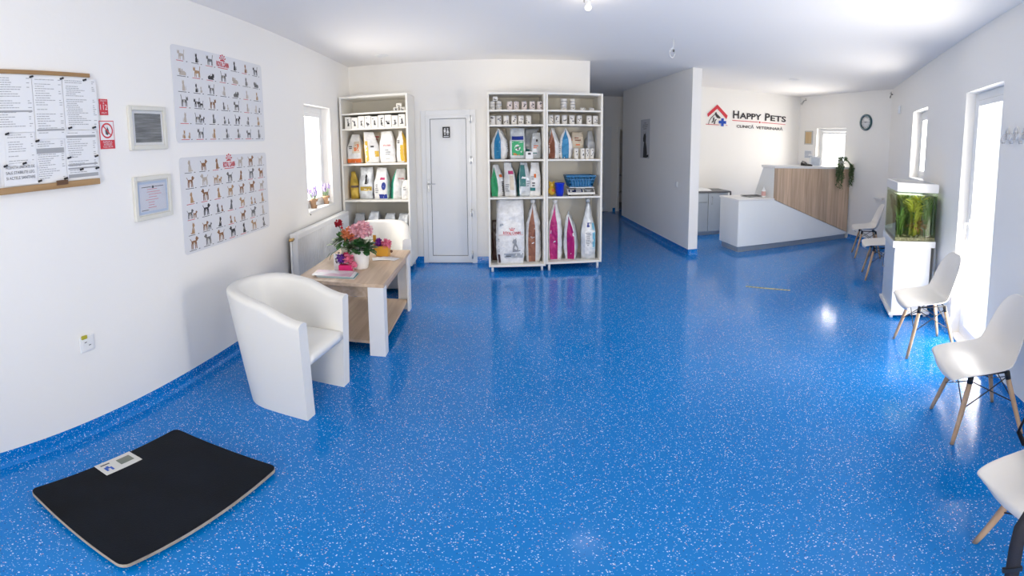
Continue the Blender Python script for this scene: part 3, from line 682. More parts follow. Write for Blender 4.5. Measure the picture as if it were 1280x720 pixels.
e = onleft('emergency_sign', 1.566, 1.872, 'small red sign with white 112 beside the notice board', 'sign')
MB().box(0, .062, -.003, 0, 0, .092).build('sign_plate', RED, e)
q = text_mb('112', .052, .03, .005, .03, -.0035); text_mb('URGENTA', .046, .008, .008, .078, -.0035, mb=q); text_mb('APELATI', .04, .008, .01, .008, -.0035, mb=q); text_mb('&', .01, .01, .026, .064, -.0035, mb=q)
q.build('lettering', PAPER, e)
e = onleft('fire_safety_sign', 1.553, 1.68, 'white and red no open flame sign beside the price lists', 'sign')
MB().box(0, .11, -.003, 0, 0, .16).build('sign_plate', RED, e, bevel=.002)
MB().box(.005, .105, -.0036, -.003, .05, .155).build('white_field', PAPER, e)
q = MB(); c0 = (.055, .103)
n = 32
q.add([(c0[0] + r * math.cos(2 * PI * k / n), -.0042, c0[1] + r * math.sin(2 * PI * k / n)) for r in (.044, .035) for k in range(n)], [(k, (k + 1) % n, n + (k + 1) % n, n + k) for k in range(n)])
q.add([(c0[0] + a, -.0048, c0[1] + b) for a, b in ((-.029, .024), (-.024, .029), (.029, -.024), (.024, -.029))], [(0, 1, 2, 3)]); q.build('prohibition_ring', RED, e)
q = MB(); q.add([(c0[0] + a, -.0045, c0[1] + b) for a, b in ((-.012, -.02), (.002, -.026), (.014, -.016), (.012, .004), (.002, .024), (-.002, .006), (-.014, .004))], [tuple(range(7))]); q.build('flame', INK, e)
q = text_mb('FUMATUL', .07, .011, .02, .033, -.0035); text_mb('INTERZIS', .06, .011, .025, .019, -.0035, mb=q); text_mb('FOCUL DESCHIS', .07, .009, .02, .007, -.0035, mb=q); q.build('lettering', PAPER, e)

def framed(y0, z0, w, h, label, kind):
    e = onleft('framed_certificate', y0, z0, label, 'picture frame', 'framed certificates on the wall')
    fr = mat('frame_cream', (.70, .69, .63), .4)
    t = .028; f = MB()
    for a in ((0, t, 0, h), (w - t, w, 0, h), (t, w - t, 0, t), (t, w - t, h - t, h)): f.box(a[0], a[1], -.022, 0, a[2], a[3])
    f.build('frame', fr, e, bevel=.004)
    MB().box(t, w - t, -.008, -.004, t, h - t).build('mat_board', PAPER, e)
    if kind == 'grey':
        MB().box(.055, w - .045, -.0095, -.008, .045, h - .045).build('picture', mat('grey_reflection', (.20, .21, .22), .3, var=.5, vscale=6, aniso_scale=(1, 1, 20)), e)  # grey streaks put a reflection in the glass into the picture colour
    else:
        doc = MB().box(.035, w - .035, -.0095, -.008, .035, h - .035).build('document', mat('pale_blue_paper', (.52, .62, .78), .5), e)
        MB().box(.05, w - .05, -.0101, -.0095, .05, h - .05).build('border', mat('lilac_paper', (.70, .72, .80), .5), doc)
        p = MB(); rnd = random.Random(5)
        for k in range(8):
            p.box(.1 + rnd.uniform(0, .03), .25 - rnd.uniform(0, .08), -.0108, -.0101, .07 + k * .016, .0735 + k * .016)
        p.build('red_lines', mat('soft_red_ink', (.66, .25, .30), .6), doc)
        p = MB(); p.ball((w / 2, -.0101, h - .07), .009, 0, 8, 4); p.box(.07, .15, -.0108, -.0101, h - .07, h - .066); p.box(w - .15, w - .07, -.0108, -.0101, h - .07, h - .066); p.box(.06, .12, -.0108, -.0101, .056, .06); p.build('black_lines', INK, doc)
    MB().box(t, w - t, -.0125, -.0115, t, h - t).build('glass', glass_mat('picture_glass'), e)
framed(1.772, 1.663, .33, .268, 'framed certificate with grey reflection, upper of the two frames beside posters', 'grey')
framed(1.773, 1.238, .335, .266, 'framed pale blue certificate, lower of the two frames beside posters', 'blue')

POSTER = mat('poster_white', (.72, .73, .76), .32)
CATC = [mat('fur_grey', (.16, .16, .16), .6), mat('fur_brown', (.28, .14, .07), .6), mat('fur_tan', (.45, .28, .15), .6), mat('fur_black', (.04, .04, .045), .6), mat('fur_cream', (.52, .46, .40), .6), mat('fur_white', (.60, .58, .56), .6)]
def poster(y0, z0, w, h, label, kinds, weights, seed):
    e = onleft('breed_poster', y0, z0, label, 'poster', 'breed posters on the wall')
    r = .03; pts = []
    for cx, cz, a0 in ((w - r, h - r, 0), (r, h - r, 90), (r, r, 180), (w - r, r, 270)):
        for k in range(5): a = R(a0 + k * 22.5); pts.append((cx + r * math.cos(a), cz + r * math.sin(a)))
    MB().prism(pts, -.004, -.001, 0, 'xz').build('sheet', POSTER, e)
    rnd = random.Random(seed); p = MB(); t = MB()
    nc, nr = 7, 6; cw = w * .96 / nc; ch = h * .97 / nr
    for r_ in range(nr):
        for c_ in range(nc):
            if r_ == 0 and c_ == 3: continue
            x0 = w * .02 + cw * c_; zz = h * .985 - ch * (r_ + 1)
            if c_ == 3: zz += ch * .0
            k = rnd.choice(kinds); mi = rnd.choice(weights); flip = rnd.random() < .5
            sz = ch * rnd.uniform(.72, .84); sw = min(cw * .95, sz * (1.2 if k in ('dog', 'cat', 'lie') else .85)); xo = x0 + (cw - sw) / 2
            reps = 2 if rnd.random() < .22 else 1
            for q_ in range(reps):
                sc_ = 1 if reps == 1 else (.62 if q_ else .85); dx = (cw * .28 if q_ else -cw * .1) if reps == 2 else 0
                for px, pz in animal_polys(k):
                    aa = [1 - a for a in px] if flip else px
                    p.add([(xo + dx + sw * sc_ * a, -.0048 - .0002 * q_, zz + ch * .16 + sz * sc_ * b) for a, b in zip(aa, pz)], [tuple(range(len(px)))], mi)
                # lighter chest patch
                p.add([(xo + dx + sw * sc_ * a, -.0052, zz + ch * .16 + sz * sc_ * b) for a, b in ((.40, .3), (.52, .3), (.55, .5), (.42, .52))], [(0, 1, 2, 3)], rnd.choice([4, 5, mi]))
                mi = rnd.choice(weights)
            t.box(x0 + cw * .16, x0 + cw * rnd.uniform(.6, .72), -.0048, -.004, zz + ch * .07, zz + ch * .105, 1 if rnd.random() < .25 else 0)
            t.box(x0 + cw * .8, x0 + cw * .88, -.0048, -.004, zz + ch * .07, zz + ch * .115)
    p.build('animal_pictures', CATC, e); t.build('captions', [INK, BRANDRED], e)
    cx = w * .02 + cw * 3.5; zt = h - ch * .55
    q = text_mb('ROYAL CANIN', cw * 1.0, .042, cx - cw * .5, zt - .036, -.0045, bold=.03)
    for k in range(5):
        a = R(180 - 45 * k); q.ball((cx + .034 * math.cos(a), -.005, zt + .034 + .026 * math.sin(a)), .006, 0, 8, 4)
        q.add([(cx + x_, -.0052, z_) for x_, z_ in ((.004 * k - .010, zt + .018), (.004 * k - .006, zt + .018), (.034 * math.cos(a) + .003, zt + .034 + .024 * math.sin(a)), (.034 * math.cos(a) - .003, zt + .034 + .024 * math.sin(a)))], [(0, 1, 2, 3)])
    q.box(cx - .03, cx + .03, -.0055, -.004, zt + .012, zt + .02)
    q.box(cx - cw * .4, cx + cw * .4, -.005, -.004, zt - .048, zt - .043)
    q.build('brand_logo', BRANDRED, e)
poster(2.207, 1.70, 1.195, .675, 'white poster of cat breeds in rows, upper of the two posters', ['catsit', 'cat', 'lie', 'catsit'], [0, 0, 3, 1, 4, 2], 3)
poster(2.217, .94, 1.185, .66, 'white poster of dog breeds in rows, lower of the two posters', ['dog', 'dog', 'sit', 'sit'], [1, 2, 3, 0, 4, 1], 11)

e = onleft('wall_socket', 1.297, .557, 'white double wall socket with a yellow green tag low on the wall', 'socket')
MB().box(0, .098, -.012, 0, 0, .098).build('plate', W_PVC, e, bevel=.006)
MB().box(.012, .086, -.016, -.012, .012, .086).build('insert', W_LAM, e, bevel=.003)
q = MB()
for a, b in ((.035, .062), (.062, .04)): q.tube([(a - .008, -.0165, b), (a + .006, -.0165, b + .001)], .0025, 6)
q.build('contact_holes', GREY_GAP, e)
MB().box(.01, .045, -.02, -.012, .085, .105).build('tag', mat('tag_yellow', (.45, .42, .03), .5), e)
e = MB().ball((0, 0, 0), .007, 0, 8, 6).build('wall_screw', GREY_GAP); place(e, (XL + .004, 4.334, .905)); tag(e, 'small dark screw in the wall below the window corner', 'screw')

# radiator
e = onleft('radiator', 3.72, .18, 'long white panel radiator under the window', 'radiator', off=.0)
w, h = 1.56, .63
mb = MB(); n = 44
pts = []
for k in range(n * 4 + 1):
    u = k / (n * 4); pts.append((.02 + (w - .04) * u, -.118 + (.006 if k % 4 in (1, 2) else 0)))
for side, yb in ((0, 0), (1, .07)):
    vs = [(x, y + yb if side == 0 else -.045, z) for z in (.02, h - .05) for x, y in pts]; m_ = len(pts)
    mb.add(vs, [(i, i + 1, m_ + i + 1, m_ + i) for i in range(m_ - 1)])
mb.box(.02, w - .02, -.112, -.045, .02, h - .05)
mb.build('heating_panel', W_PVC, e)
MB().box(0, w, -.122, -.04, h - .055, h).build('top_grille', W_PVC, e, bevel=.008)
for a in (0, w - .02): MB().box(a, a + .02, -.122, -.04, 0, h - .05).build('side_cover', W_PVC, e, bevel=.004)
for a in (.25, w - .25): MB().box(a, a + .03, -.045, -.001, .1, h - .1).build('bracket', W_PVC, e)
q = MB(); q.tube([(-.085, -.08, .585), (.01, -.08, .585)], .012, 10); q.lathe([(.02, 0), (.02, .025)], 12, 0, (-.045, -.08, .573)); q.tube([(-.05, -.08, .585), (-.05, -.105, .60)], .008, 8); q.build('valve', BRASS, e)
q = MB(); q.tube([(-.06, -.08, .585), (-.06, -.08, -.17)], .008, 8); q.build('pipe', W_PVC, e)
# lavender pots on the sill
LAV = mat('lavender_flower', (.38, .27, .60), .7); LAVG = mat('lavender_green', (.16, .28, .12), .7); TERRA = mat('kraft_pot', (.36, .22, .13), .7)
def lavender(y, x, z, label, s=1.0):
    e = empty('lavender_pot', (x, y, z), 0, label, 'potted plant', 'lavender pots on the window sill')
    MB().lathe([(.034 * s, 0), (.044 * s, .085 * s), (.048 * s, .09 * s), (.048 * s, .105 * s), (.042 * s, .105 * s), (.04 * s, .09 * s), (1e-5, .09 * s)], 20).build('pot', TERRA, e)
    MB().box(.034 * s, .046 * s, -.02 * s, .02 * s, .04 * s, .075 * s).build('tag', PAPER, e)
    a = MB(); b = MB(); rnd = random.Random(int(y * 100))
    for k in range(13):
        t = rnd.uniform(0, 2 * PI); r = rnd.uniform(.01, .05) * s; hh = rnd.uniform(.14, .23) * s
        p0 = (.5 * r * math.cos(t), .5 * r * math.sin(t), .09 * s); p1 = (r * 1.3 * math.cos(t), r * 1.3 * math.sin(t), hh)
        a.tube([p0, ((p0[0] + p1[0]) / 2, (p0[1] + p1[1]) / 2, (.09 * s + hh) / 2 + .01), p1], .002, 5)
        for j in range(5): b.ball((p1[0] + rnd.uniform(-.004, .004), p1[1] + rnd.uniform(-.004, .004), hh - .008 + j * .010), .007, 0, 6, 4)
        for j in range(3):
            q = Vector((rnd.uniform(-.03, .03) * s, rnd.uniform(-.03, .03) * s, .11 * s + rnd.uniform(0, .04))); d = Vector((rnd.uniform(-1, 1), rnd.uniform(-1, 1), .6)) * .02
            a.add([q, q + d * .5 + Vector((.004, .004, 0)), q + d, q + d * .5 - Vector((.004, .004, 0))], [(0, 1, 2, 3)])
    a.build('stems', LAVG, e); b.build('blossoms', LAV, e)
lavender(4.55, -1.965, .947, 'small lavender pot nearer the camera on the window sill')
lavender(4.93, -1.962, .947, 'small lavender pot beside the shelf unit on the window sill', .92)

# ------------------------------------------------------------------ armchairs
def smooth01(t): t = max(0, min(1, t)); return t * t * (3 - 2 * t)
def armchair(loc, rz, label):
    """tub chair, local front = -y"""
    e = empty('tub_armchair', loc, rz, label, 'armchair', 'white tub armchairs at the coffee table')
    def U(t, z, inner):
        """t in 0..1 around the tub from one front corner over the back to the other"""
        k = z / .76
        hw = .270 + .045 * k; dep = .50 + .17 * k
        th = .085
        if inner: hw -= th; 
        straight = .26; r_y = dep - straight - (th if inner else 0)
        f_ = .22
        if t < f_: x, y = -hw, -(0) + straight * (t / f_)
        elif t > 1 - f_: x, y = hw, straight * ((1 - t) / f_)
        else:
            a = PI - PI * (t - f_) / (1 - 2 * f_)
            ca, sa = math.cos(a), math.sin(a)
            ex = .82
            x = hw * math.copysign(abs(ca) ** ex, ca); y = straight + r_y * abs(sa) ** ex
        return x, y
    def rim(t): return .655 + .105 * smooth01((.5 - abs(t - .5)) / .34)
    n = 48; mb = MB()
    def fn(u, v):
        # closed loop in v: outer bottom -> outer top -> rounded rim -> inner top -> inner bottom
        t = u; rz_ = rim(t)
        zi = .30
        seq = [(0, 0), (0, .03), (0, rz_ * .5), (0, rz_ - .035), (0, rz_ - .012), (.25, rz_ + .003), (.75, rz_ + .003), (1, rz_ - .012), (1, rz_ - .035), (1, rz_ * .6), (1, zi), (1, .02), (1, 0)]
        k = int(round(v * (len(seq) - 1))); w_, z_ = seq[k]
        xo, yo = U(t, z_, False); xi, yi = U(t, z_, True)
        return Vector((xo + (xi - xo) * w_, yo + (yi - yo) * w_, z_))
    mb.grid(fn, n, 12)
    # end caps of the arms
    for u, fl_ in ((0, False), (1, True)):
        pts = [fn(u, k / 12) for k in range(13)]
        pts = [Vector((p.x, -.0, p.z)) for p in pts]
        o = len(mb.v); mb.v += pts; f_ = list(range(o, o + 13)); mb.f.append(f_ if fl_ else f_[::-1]); mb.m.append(0); mb.sm.append(False)
    sh = mb.build('tub_shell', LEATHER, e, bevel=.012, segs=3)
    # seat cushion
    s = MB(); pts = [U(k / 24, .42, True) for k in range(25)]
    xa, xb = pts[0][0], pts[-1][0]
    loop = pts + [(xb + (xa - xb) * k / 8, 0) for k in range(1, 8)]; n_ = len(loop)
    ring = [(1.0, .365), (1.0, .395), (.985, .412), (.94, .420), (.8, .426), (.4, .430), (.05, .431)]
    def sf(u, v):
        x, y = loop[int(round(u * n_)) % n_]; k, z = ring[int(round(v * 6))]
        return Vector((x * k, y * k + (1 - k) * .26, z))
    s.grid(sf, n_, 6, closed=True)
    s.f.append([6 * n_ + i for i in range(n_)]); s.m.append(0); s.sm.append(True)
    s.f.append(list(range(n_ - 1, -1, -1))); s.m.append(0); s.sm.append(False)
    s.build('seat_cushion', LEATHER, e)
    q = MB(); q.box(xa + .002, xb - .002, .30, .31, .03, .365); q.build('front_panel', mat('shadow_lining', (.62, .63, .65), .6), e)  # greyer colour carries the shade of the recess under the seat
    for x, y in ((-.25, .03), (.25, .03), (-.16, .40), (.16, .40)):
        pass
    return e
armchair((-.962, 2.33, 0), R(90 - 7), 'white leatherette tub armchair nearest the camera, beside the coffee table')
armchair((-1.12, 4.30, 0), R(14), 'white leatherette tub armchair behind the coffee table by radiator')

# ------------------------------------------------------------------ coffee table and things on it
x0, x1, y0, y1 = -1.50, -.782, 3.02, 4.12
t = empty('coffee_table', ((x0 + x1) / 2, (y0 + y1) / 2, 0), 0, 'oak topped coffee table with white legs and lower shelf', 'coffee table')
W2, D2 = (x1 - x0) / 2, (y1 - y0) / 2
MB().box(-W2, W2, -D2, D2, .572, .60).build('tabletop', OAK, t, bevel=.002)
for sx in (-1, 1):
    for sy in (-1, 1):
        a, b = (W2 - .125, W2 - .004); c, d = D2 - .045, D2 - .004
        m_ = MB(); X0, X1 = sorted((sx * a, sx * b)); Y0, Y1 = sorted((sy * c, sy * d))
        m_.box(X0, X1, Y0, Y1, 0, .572); Xa, Xb = sorted((sx * (b - .022), sx * b)); Ya, Yb = sorted((sy * (d - .10), sy * c))
        m_.box(Xa, Xb, Ya, Yb, 0, .572)
        m_.build('leg', W_LAM, t, bevel=.002)
MB().box(-W2 + .03, W2 - .03, -D2 + .05, D2 - .05, .085, .11).build('lower_shelf', OAK, t, bevel=.002)
for sy in (-1, 1):
    Y0, Y1 = sorted((sy * (D2 - .09), sy * (D2 - .07))); MB().box(-W2 + .125, W2 - .125, Y0, Y1, .47, .572).build('apron', OAK, t)
for sx in (-1, 1):
    X0, X1 = sorted((sx * (W2 - .05), sx * (W2 - .03))); MB().box(X0, X1, -D2 + .10, D2 - .10, .50, .572).build('apron', OAK, t)
TZ = .6005
LEAF = mat('leaf_dark_green', (.035, .12, .035), .5, var=.3, vscale=25); LEAF2 = mat('leaf_mid_green', (.07, .19, .05), .5, var=.3, vscale=25)
def leaf(mb, c, d, up, L, Wd, mi=0):
    d = d.normalized(); s = d.cross(up).normalized() if d.cross(up).length > 1e-3 else Vector((1, 0, 0)); n = s.cross(d).normalized()
    p = [c, c + d * L * .35 + s * Wd / 2 + n * L * .06, c + d * L * .75 + s * Wd * .38 + n * L * .02, c + d * L - n * L * .08, c + d * L * .75 - s * Wd * .38 + n * L * .02, c + d * L * .35 - s * Wd / 2 + n * L * .06, c + d * L * .4, c + d * L * .75]
    mb.add(p, [(0, 1, 6), (1, 2, 7, 6), (2, 3, 7), (3, 4, 7), (4, 5, 6, 7), (5, 0, 6)], mi, True)
def foliage(mb, c, rx, rz_, n, L, Wd, rnd, mi=0):
    for _ in range(n):
        a = rnd.uniform(0, 2 * PI); el = rnd.uniform(-.2, 1.2)
        d = Vector((math.cos(a) * math.cos(el), math.sin(a) * math.cos(el), math.sin(el) * .7))
        p = Vector(c) + Vector((d.x * rx, d.y * rx, d.z * rz_)) * rnd.uniform(.45, 1)
        leaf(mb, p, d + Vector((rnd.uniform(-.5, .5), rnd.uniform(-.5, .5), rnd.uniform(-.6, .3))), Vector((0, 0, 1)), L * rnd.uniform(.7, 1.2), Wd * rnd.uniform(.7, 1.2), mi)
def blossom(mb, c, r, n, rnd, petal=.02, mi=0):
    for _ in range(n):
        a = rnd.uniform(0, 2 * PI); el = math.asin(rnd.uniform(-.7, 1)); d = Vector((math.cos(a) * math.cos(el), math.sin(a) * math.cos(el), math.sin(el)))
        leaf(mb, Vector(c) + d * r * rnd.uniform(.55, .9), d + Vector((rnd.uniform(-.8, .8), rnd.uniform(-.8, .8), rnd.uniform(-.4, .8))), Vector((rnd.uniform(-1, 1), rnd.uniform(-1, 1), 1)), petal, petal * .9, mi)
rnd = random.Random(4)
e = empty('pink_potted_flower', (-1.085, 3.44, TZ), 0, 'large pink flower with dark leaves in a round white pot', 'potted plant')
MB().lathe([(.060, 0), (.066, .008), (.082, .135), (.088, .15), (.088, .165), (.078, .165), (.074, .14), (1e-5, .14)], 32).build('pot', W_PVC, e)
m_ = MB(); foliage(m_, (0, 0, .16), .10, .085, 150, .06, .055, rnd); m_.tube([(0, 0, .14), (0, 0, .27)], .006); m_.build('leaves', LEAF, e)
PK = mat('petal_pink', (.80, .46, .52), .6, var=.2, vscale=40)
m_ = MB(); blossom(m_, (0.03, 0, .32), .078, 320, rnd, .028); m_.ball((.03, 0, .315), .052); m_.ball((-.025, -.03, .33), .03); blossom(m_, (-.03, -.03, .335), .04, 70, rnd, .026); m_.build('flower_head', PK, e)
e = empty('red_rose_pot', (-1.27, 3.66, TZ), 0, 'potted rose with red and orange blooms in a pale pot', 'potted plant')
MB().lathe([(.045, 0), (.06, .10), (.064, .105), (.064, .12), (.055, .12), (1e-5, .11)], 28).build('pot', mat('pale_green_pot', (.66, .68, .58), .5), e)
m_ = MB(); foliage(m_, (0, 0, .17), .12, .08, 130, .07, .045, rnd)
stems = [((-.065, -.03, .335)), ((-.03, -.05, .30)), ((.02, -.05, .25)), ((.07, -.03, .22)), ((.0, .1, .28))]
for p in stems: m_.tube([(0, 0, .1), (p[0] * .5, p[1] * .5, p[2] * .6), p], .003, 5)
for k in range(4):
    a = k * 1.7; m_.tube([(.05 * math.cos(a), .05 * math.sin(a), .13), (.15 * math.cos(a), .15 * math.sin(a), .06), (.17 * math.cos(a), .17 * math.sin(a), .006)], .0025, 5)
    leaf(m_, Vector((.15 * math.cos(a), .15 * math.sin(a), .08)), Vector((math.cos(a), math.sin(a), -1.2)), Vector((0, 0, 1)), .09, .03)
m_.build('leaves', LEAF2, e)
m_ = MB(); m_.ball((-.065, -.03, .34), .022); blossom(m_, (-.065, -.03, .34), .030, 60, rnd, .022); m_.ball((-.03, -.05, .31), .012); m_.build('red_bloom', mat('petal_red', (.38, .01, .03), .6), e)
m_ = MB(); blossom(m_, (.03, -.06, .255), .055, 120, rnd, .03); m_.ball((.03, -.06, .255), .033); m_.build('orange_bloom', mat('petal_orange', (.74, .27, .12), .6, var=.25, vscale=40), e)
m_ = MB(); blossom(m_, (.09, -.06, .215), .04, 80, rnd, .026); m_.ball((.09, -.06, .215), .024); m_.build('salmon_bloom', mat('petal_salmon', (.66, .22, .20), .6, var=.25, vscale=40), e)
# pink gift box
e = empty('gift_flower_box', (-1.175, 3.325, TZ), R(4), 'bright pink flower gift box with purple roses and patterned wrap', 'gift box')
MB().box(-.055, .055, -.03, .03, 0, .055).build('box', mat('hot_pink', (.70, .01, .16), .5), e, bevel=.002)
m_ = MB()
for k in range(46):
    x_ = rnd.uniform(-.10, .05); z_ = rnd.uniform(.045, .145) if x_ < -.05 else rnd.uniform(.045, .085); m_.box(x_, x_ + .012, .012 + .015 * rnd.random(), .036, z_, z_ + .008)
m_.build('patterned_wrap', INK, e)
MB().prism([(-.11, .0), (.06, .0), (.06, .08), (-.02, .13), (-.11, .14)], .024, .03, 0).build('wrap_sheet', PAPER, e)
m_ = MB(); m_.ball((-.035, -.002, .10), .028); blossom(m_, (-.035, -.002, .10), .034, 60, rnd, .025); m_.build('purple_rose', mat('petal_purple', (.12, .02, .28), .5), e)
m_ = MB(); blossom(m_, (.02, .005, .10), .036, 80, rnd, .026); m_.ball((.02, .005, .1), .025); blossom(m_, (.058, .0, .055), .025, 60, rnd, .022); m_.ball((.058, 0, .05), .018); m_.build('pink_rose', mat('petal_rose', (.74, .20, .32), .6, var=.3, vscale=50), e)
m_ = MB(); blossom(m_, (-.0, .015, .125), .02, 30, rnd, .02); m_.ball((0, .015, .12), .014); m_.build('crimson_rose', mat('petal_crimson', (.48, .01, .08), .6), e)
# amber box
e = empty('amber_flower_box', (-1.0, 3.88, TZ), R(-6), 'amber coloured gift box with purple and pink roses', 'gift box')
AMB = mat('amber_card', (.68, .34, .04), .35)
MB().prism([(-.055, 0), (.06, 0), (.068, .095), (-.062, .095)], -.04, .04, 0).build('box', AMB, e, bevel=.002)
MB().box(-.095, -.065, .0, .01, .02, .19).build('handle', AMB, e, bevel=.002)
m_ = MB(); m_.ball((-.035, -.01, .115), .028); blossom(m_, (-.035, -.01, .115), .034, 60, rnd, .026); m_.build('purple_rose', mat('petal_violet', (.18, .01, .26), .5), e)
m_ = MB(); m_.ball((.03, .0, .11), .03); blossom(m_, (.035, .0, .11), .042, 90, rnd, .028); m_.build('pink_rose', MATS['petal_rose'], e)
MB().ball((.085, .0, .045), .014).build('bow', mat('bow_dark', (.10, .05, .03), .5), e)
# leaflets
e = empty('leaflet_pile', (-.95, 3.765, TZ), R(-10), 'few thin white leaflets lying before the amber gift box', 'leaflets')
for k, (dx, dy, rz_) in enumerate(((0, 0, .2), (.03, .01, -.15), (-.02, -.02, .5))):
    o = MB().box(-.09, .09, -.05, .05, k * .002, k * .002 + .0015).build('leaflet', PAPER, e); o.location = (dx, dy, 0); o.rotation_euler = (0, 0, rz_)
# magazines
def magazine(x, y, z, w, d, rz_, label, cov, th=.004):
    e = empty('magazine', (x, y, z), rz_, label, 'magazine', 'magazines stacked on the coffee table')
    MB().box(-w / 2, w / 2, -d / 2, d / 2, 0, th).build('pages', PAPER, e)
    MB().box(-w / 2 - .001, w / 2 + .001, -d / 2 - .001, d / 2 + .001, th, th + .001).build('cover', cov, e)
    return e
def cover_mat():
    m = bpy.data.materials.new('magazine_cover'); m.use_nodes = True; nt = m.node_tree; b = nt.nodes['Principled BSDF']
    tc = nt.nodes.new('ShaderNodeTexCoord'); gr = nt.nodes.new('ShaderNodeTexNoise'); gr.inputs['Scale'].default_value = 7; gr.inputs['Detail'].default_value = 1
    cr = nt.nodes.new('ShaderNodeValToRGB'); el = cr.color_ramp.elements
    el[0].position = .42; el[0].color = (.72, .74, .76, 1); el[1].position = .62; el[1].color = (.62, .40, .50, 1)
    nt.links.new(tc.outputs['Object'], gr.inputs['Vector']); nt.links.new(gr.outputs['Fac'], cr.inputs[0]); nt.links.new(cr.outputs[0], b.inputs['Base Color']); b.inputs['Roughness'].default_value = .25
    return m
magazine(-1.19, 3.18, TZ, .30, .15, R(2), 'magazine with teal edge at the bottom of the pile', mat('teal_cover', (.02, .24, .26), .3), .005)
magazine(-1.205, 3.19, TZ + .0065, .30, .15, R(5), 'white magazine in the middle of the pile', mat('pale_cover', (.72, .75, .76), .3), .004)
magazine(-1.235, 3.195, TZ + .012, .32, .16, R(3), 'white and pink cover magazine on top of the pile', cover_mat(), .004)

# ------------------------------------------------------------------ veterinary floor scale
e = empty('floor_scale', (-1.262, 1.16, 0), R(-4), 'large flat black platform scale lying on the blue floor', 'platform scale')
BTOP = mat('black_rubber_top', (.003, .005, .009), .6, spec=.2, bump=.25, bscale=160, var=.35, vscale=6)
pts = []; w, d, r = .315, .425, .03
for cx, cy, a0 in ((w - r, d - r, 0), (-w + r, d - r, 90), (-w + r, -d + r, 180), (w - r, -d + r, 270)):
    for k in range(5): a = R(a0 + k * 22.5); pts.append((cx + r * math.cos(a), cy + r * math.sin(a)))
MB().prism(pts, .022, .042, 0, 'xy').build('plywood_board', wood('ply_edge', (.40, .32, .22), (.58, .50, .38), 'x'), e)
MB().prism([(x_ * .996, y_ * .997) for x_, y_ in pts], .042, .049, 0, 'xy').build('rubber_top', BTOP, e)
for sx in (-1, 1):
    for sy in (-1, 1): MB().lathe([(.022, 0), (.022, .022)], 14, 0, (sx * .26, sy * .36, 0)).build('foot', BLACK, e)
dp = MB().box(-.315, -.215, -.10, .105, .049, .053).build('display_plate', mat('aluminium_label', (.62, .62, .60), .4), e, bevel=.002)
MB().box(-.29, -.245, .005, .08, .053, .0545).build('display', mat('lcd_green', (.16, .18, .15), .3), dp)
q = MB(); q.box(-.275, -.255, -.065, -.052, .053, .0538); q.box(-.262, -.235, -.052, -.04, .053, .0538); q.box(-.27, -.24, -.078, -.066, .053, .0538); q.build('logo_mark', mat('logo_blue', (.01, .08, .42), .4), dp)
q = MB(); q.box(-.296, -.288, -.08, -.03, .053, .0538); q.build('lettering', TXT, dp)

# ------------------------------------------------------------------ shell chairs
def shell_chair():
    e = empty('shell_chair', (0, 0, 0), 0)
    prof = [(-.235, .405), (-.232, .428), (-.215, .443), (-.16, .447), (-.08, .440), (0, .432), (.07, .432), (.125, .448), (.160, .482), (.182, .53), (.198, .59), (.214, .66), (.230, .73), (.244, .79), (.250, .825)]
    hw = [.172, .204, .219, .229, .233, .232, .232, .230, .226, .222, .215, .205, .185, .145, .085]
    rise = [.0, .0, .006, .018, .032, .046, .055, .064, .070, .070, .064, .052, .038, .022, .006]
    def cr(a, t):
        n = len(a) - 1; x = t * n; i = min(int(x), n - 1); f_ = x - i
        g = lambda k: a[max(0, min(n, k))]
        p0, p1, p2, p3 = g(i - 1), g(i), g(i + 1), g(i + 2)
        return .5 * ((2 * p1) + (-p0 + p2) * f_ + (2 * p0 - 5 * p1 + 4 * p2 - p3) * f_ ** 2 + (-p0 + 3 * p1 - 3 * p2 + p3) * f_ ** 3)
    ys = [p[0] for p in prof]; zs = [p[1] for p in prof]
    def fn(u, v):
        s = -1 + 2 * u
        s = math.copysign(abs(s) ** .9, s)
        y = cr(ys, v); z = cr(zs, v); w_ = cr(hw, v); rs = cr(rise, v)
        dy = cr(ys, min(1, v + .01)) - cr(ys, max(0, v - .01)); dz = cr(zs, min(1, v + .01)) - cr(zs, max(0, v - .01))
        L = math.hypot(dy, dz) or 1; ny, nz = -dz / L, dy / L
        k = rs * abs(s) ** 2.6
        # rounded outline at front lip and top
        return Vector((s * w_, y + ny * k + (.045 * abs(s) ** 3 if v < .1 else 0) * (1 - v / .1), z + nz * k))
    mb = MB(); mb.grid(fn, 20, 34)
    o = mb.build('seat_shell', SHELL, e, solid=.007)
    md = o.modifiers.new('sub', 'SUBSURF'); md.levels = 1; md.render_levels = 1
    feet = []
    for sx in (-1, 1):
        for sy in (-1, 1):
            top = Vector((sx * .125, .01 + sy * .105, .405)); foot = Vector((sx * .205, sy * .20, 0))
            l = MB(); l.tube([foot, foot.lerp(top, .12), foot.lerp(top, .7), top], [.011, .0125, .0155, .0145], 12)
            l.build('leg', BEECH, e)
            feet.append((top, foot))
    b = MB()
    for sx in (-1, 1):
        b.tube([(sx * .125, -.10, .412), (sx * .125, .12, .412)], .006, 8)
    for sy in (-.095, .115): b.tube([(-.13, sy, .412), (.13, sy, .412)], .006, 8)
    for t_, f_ in feet:
        b.tube([t_ + Vector((0, 0, .012)), t_.lerp(f_, .09)], .0165, 10)
    b.build('mounting_frame', BLACK, e)
    w_ = MB()
    for i, j in ((0, 1), (2, 3), (0, 2), (1, 3)):
        a, c = feet[i], feet[j]
        w_.tube([a[0].lerp(a[1], .05), c[0].lerp(c[1], .46)], .0035, 6); w_.tube([c[0].lerp(c[1], .05), a[0].lerp(a[1], .46)], .0035, 6)
    w_.build('wire_brace', BLACK, e)
    return e
ch0 = shell_chair()
GC = 'white shell chairs along the wall'
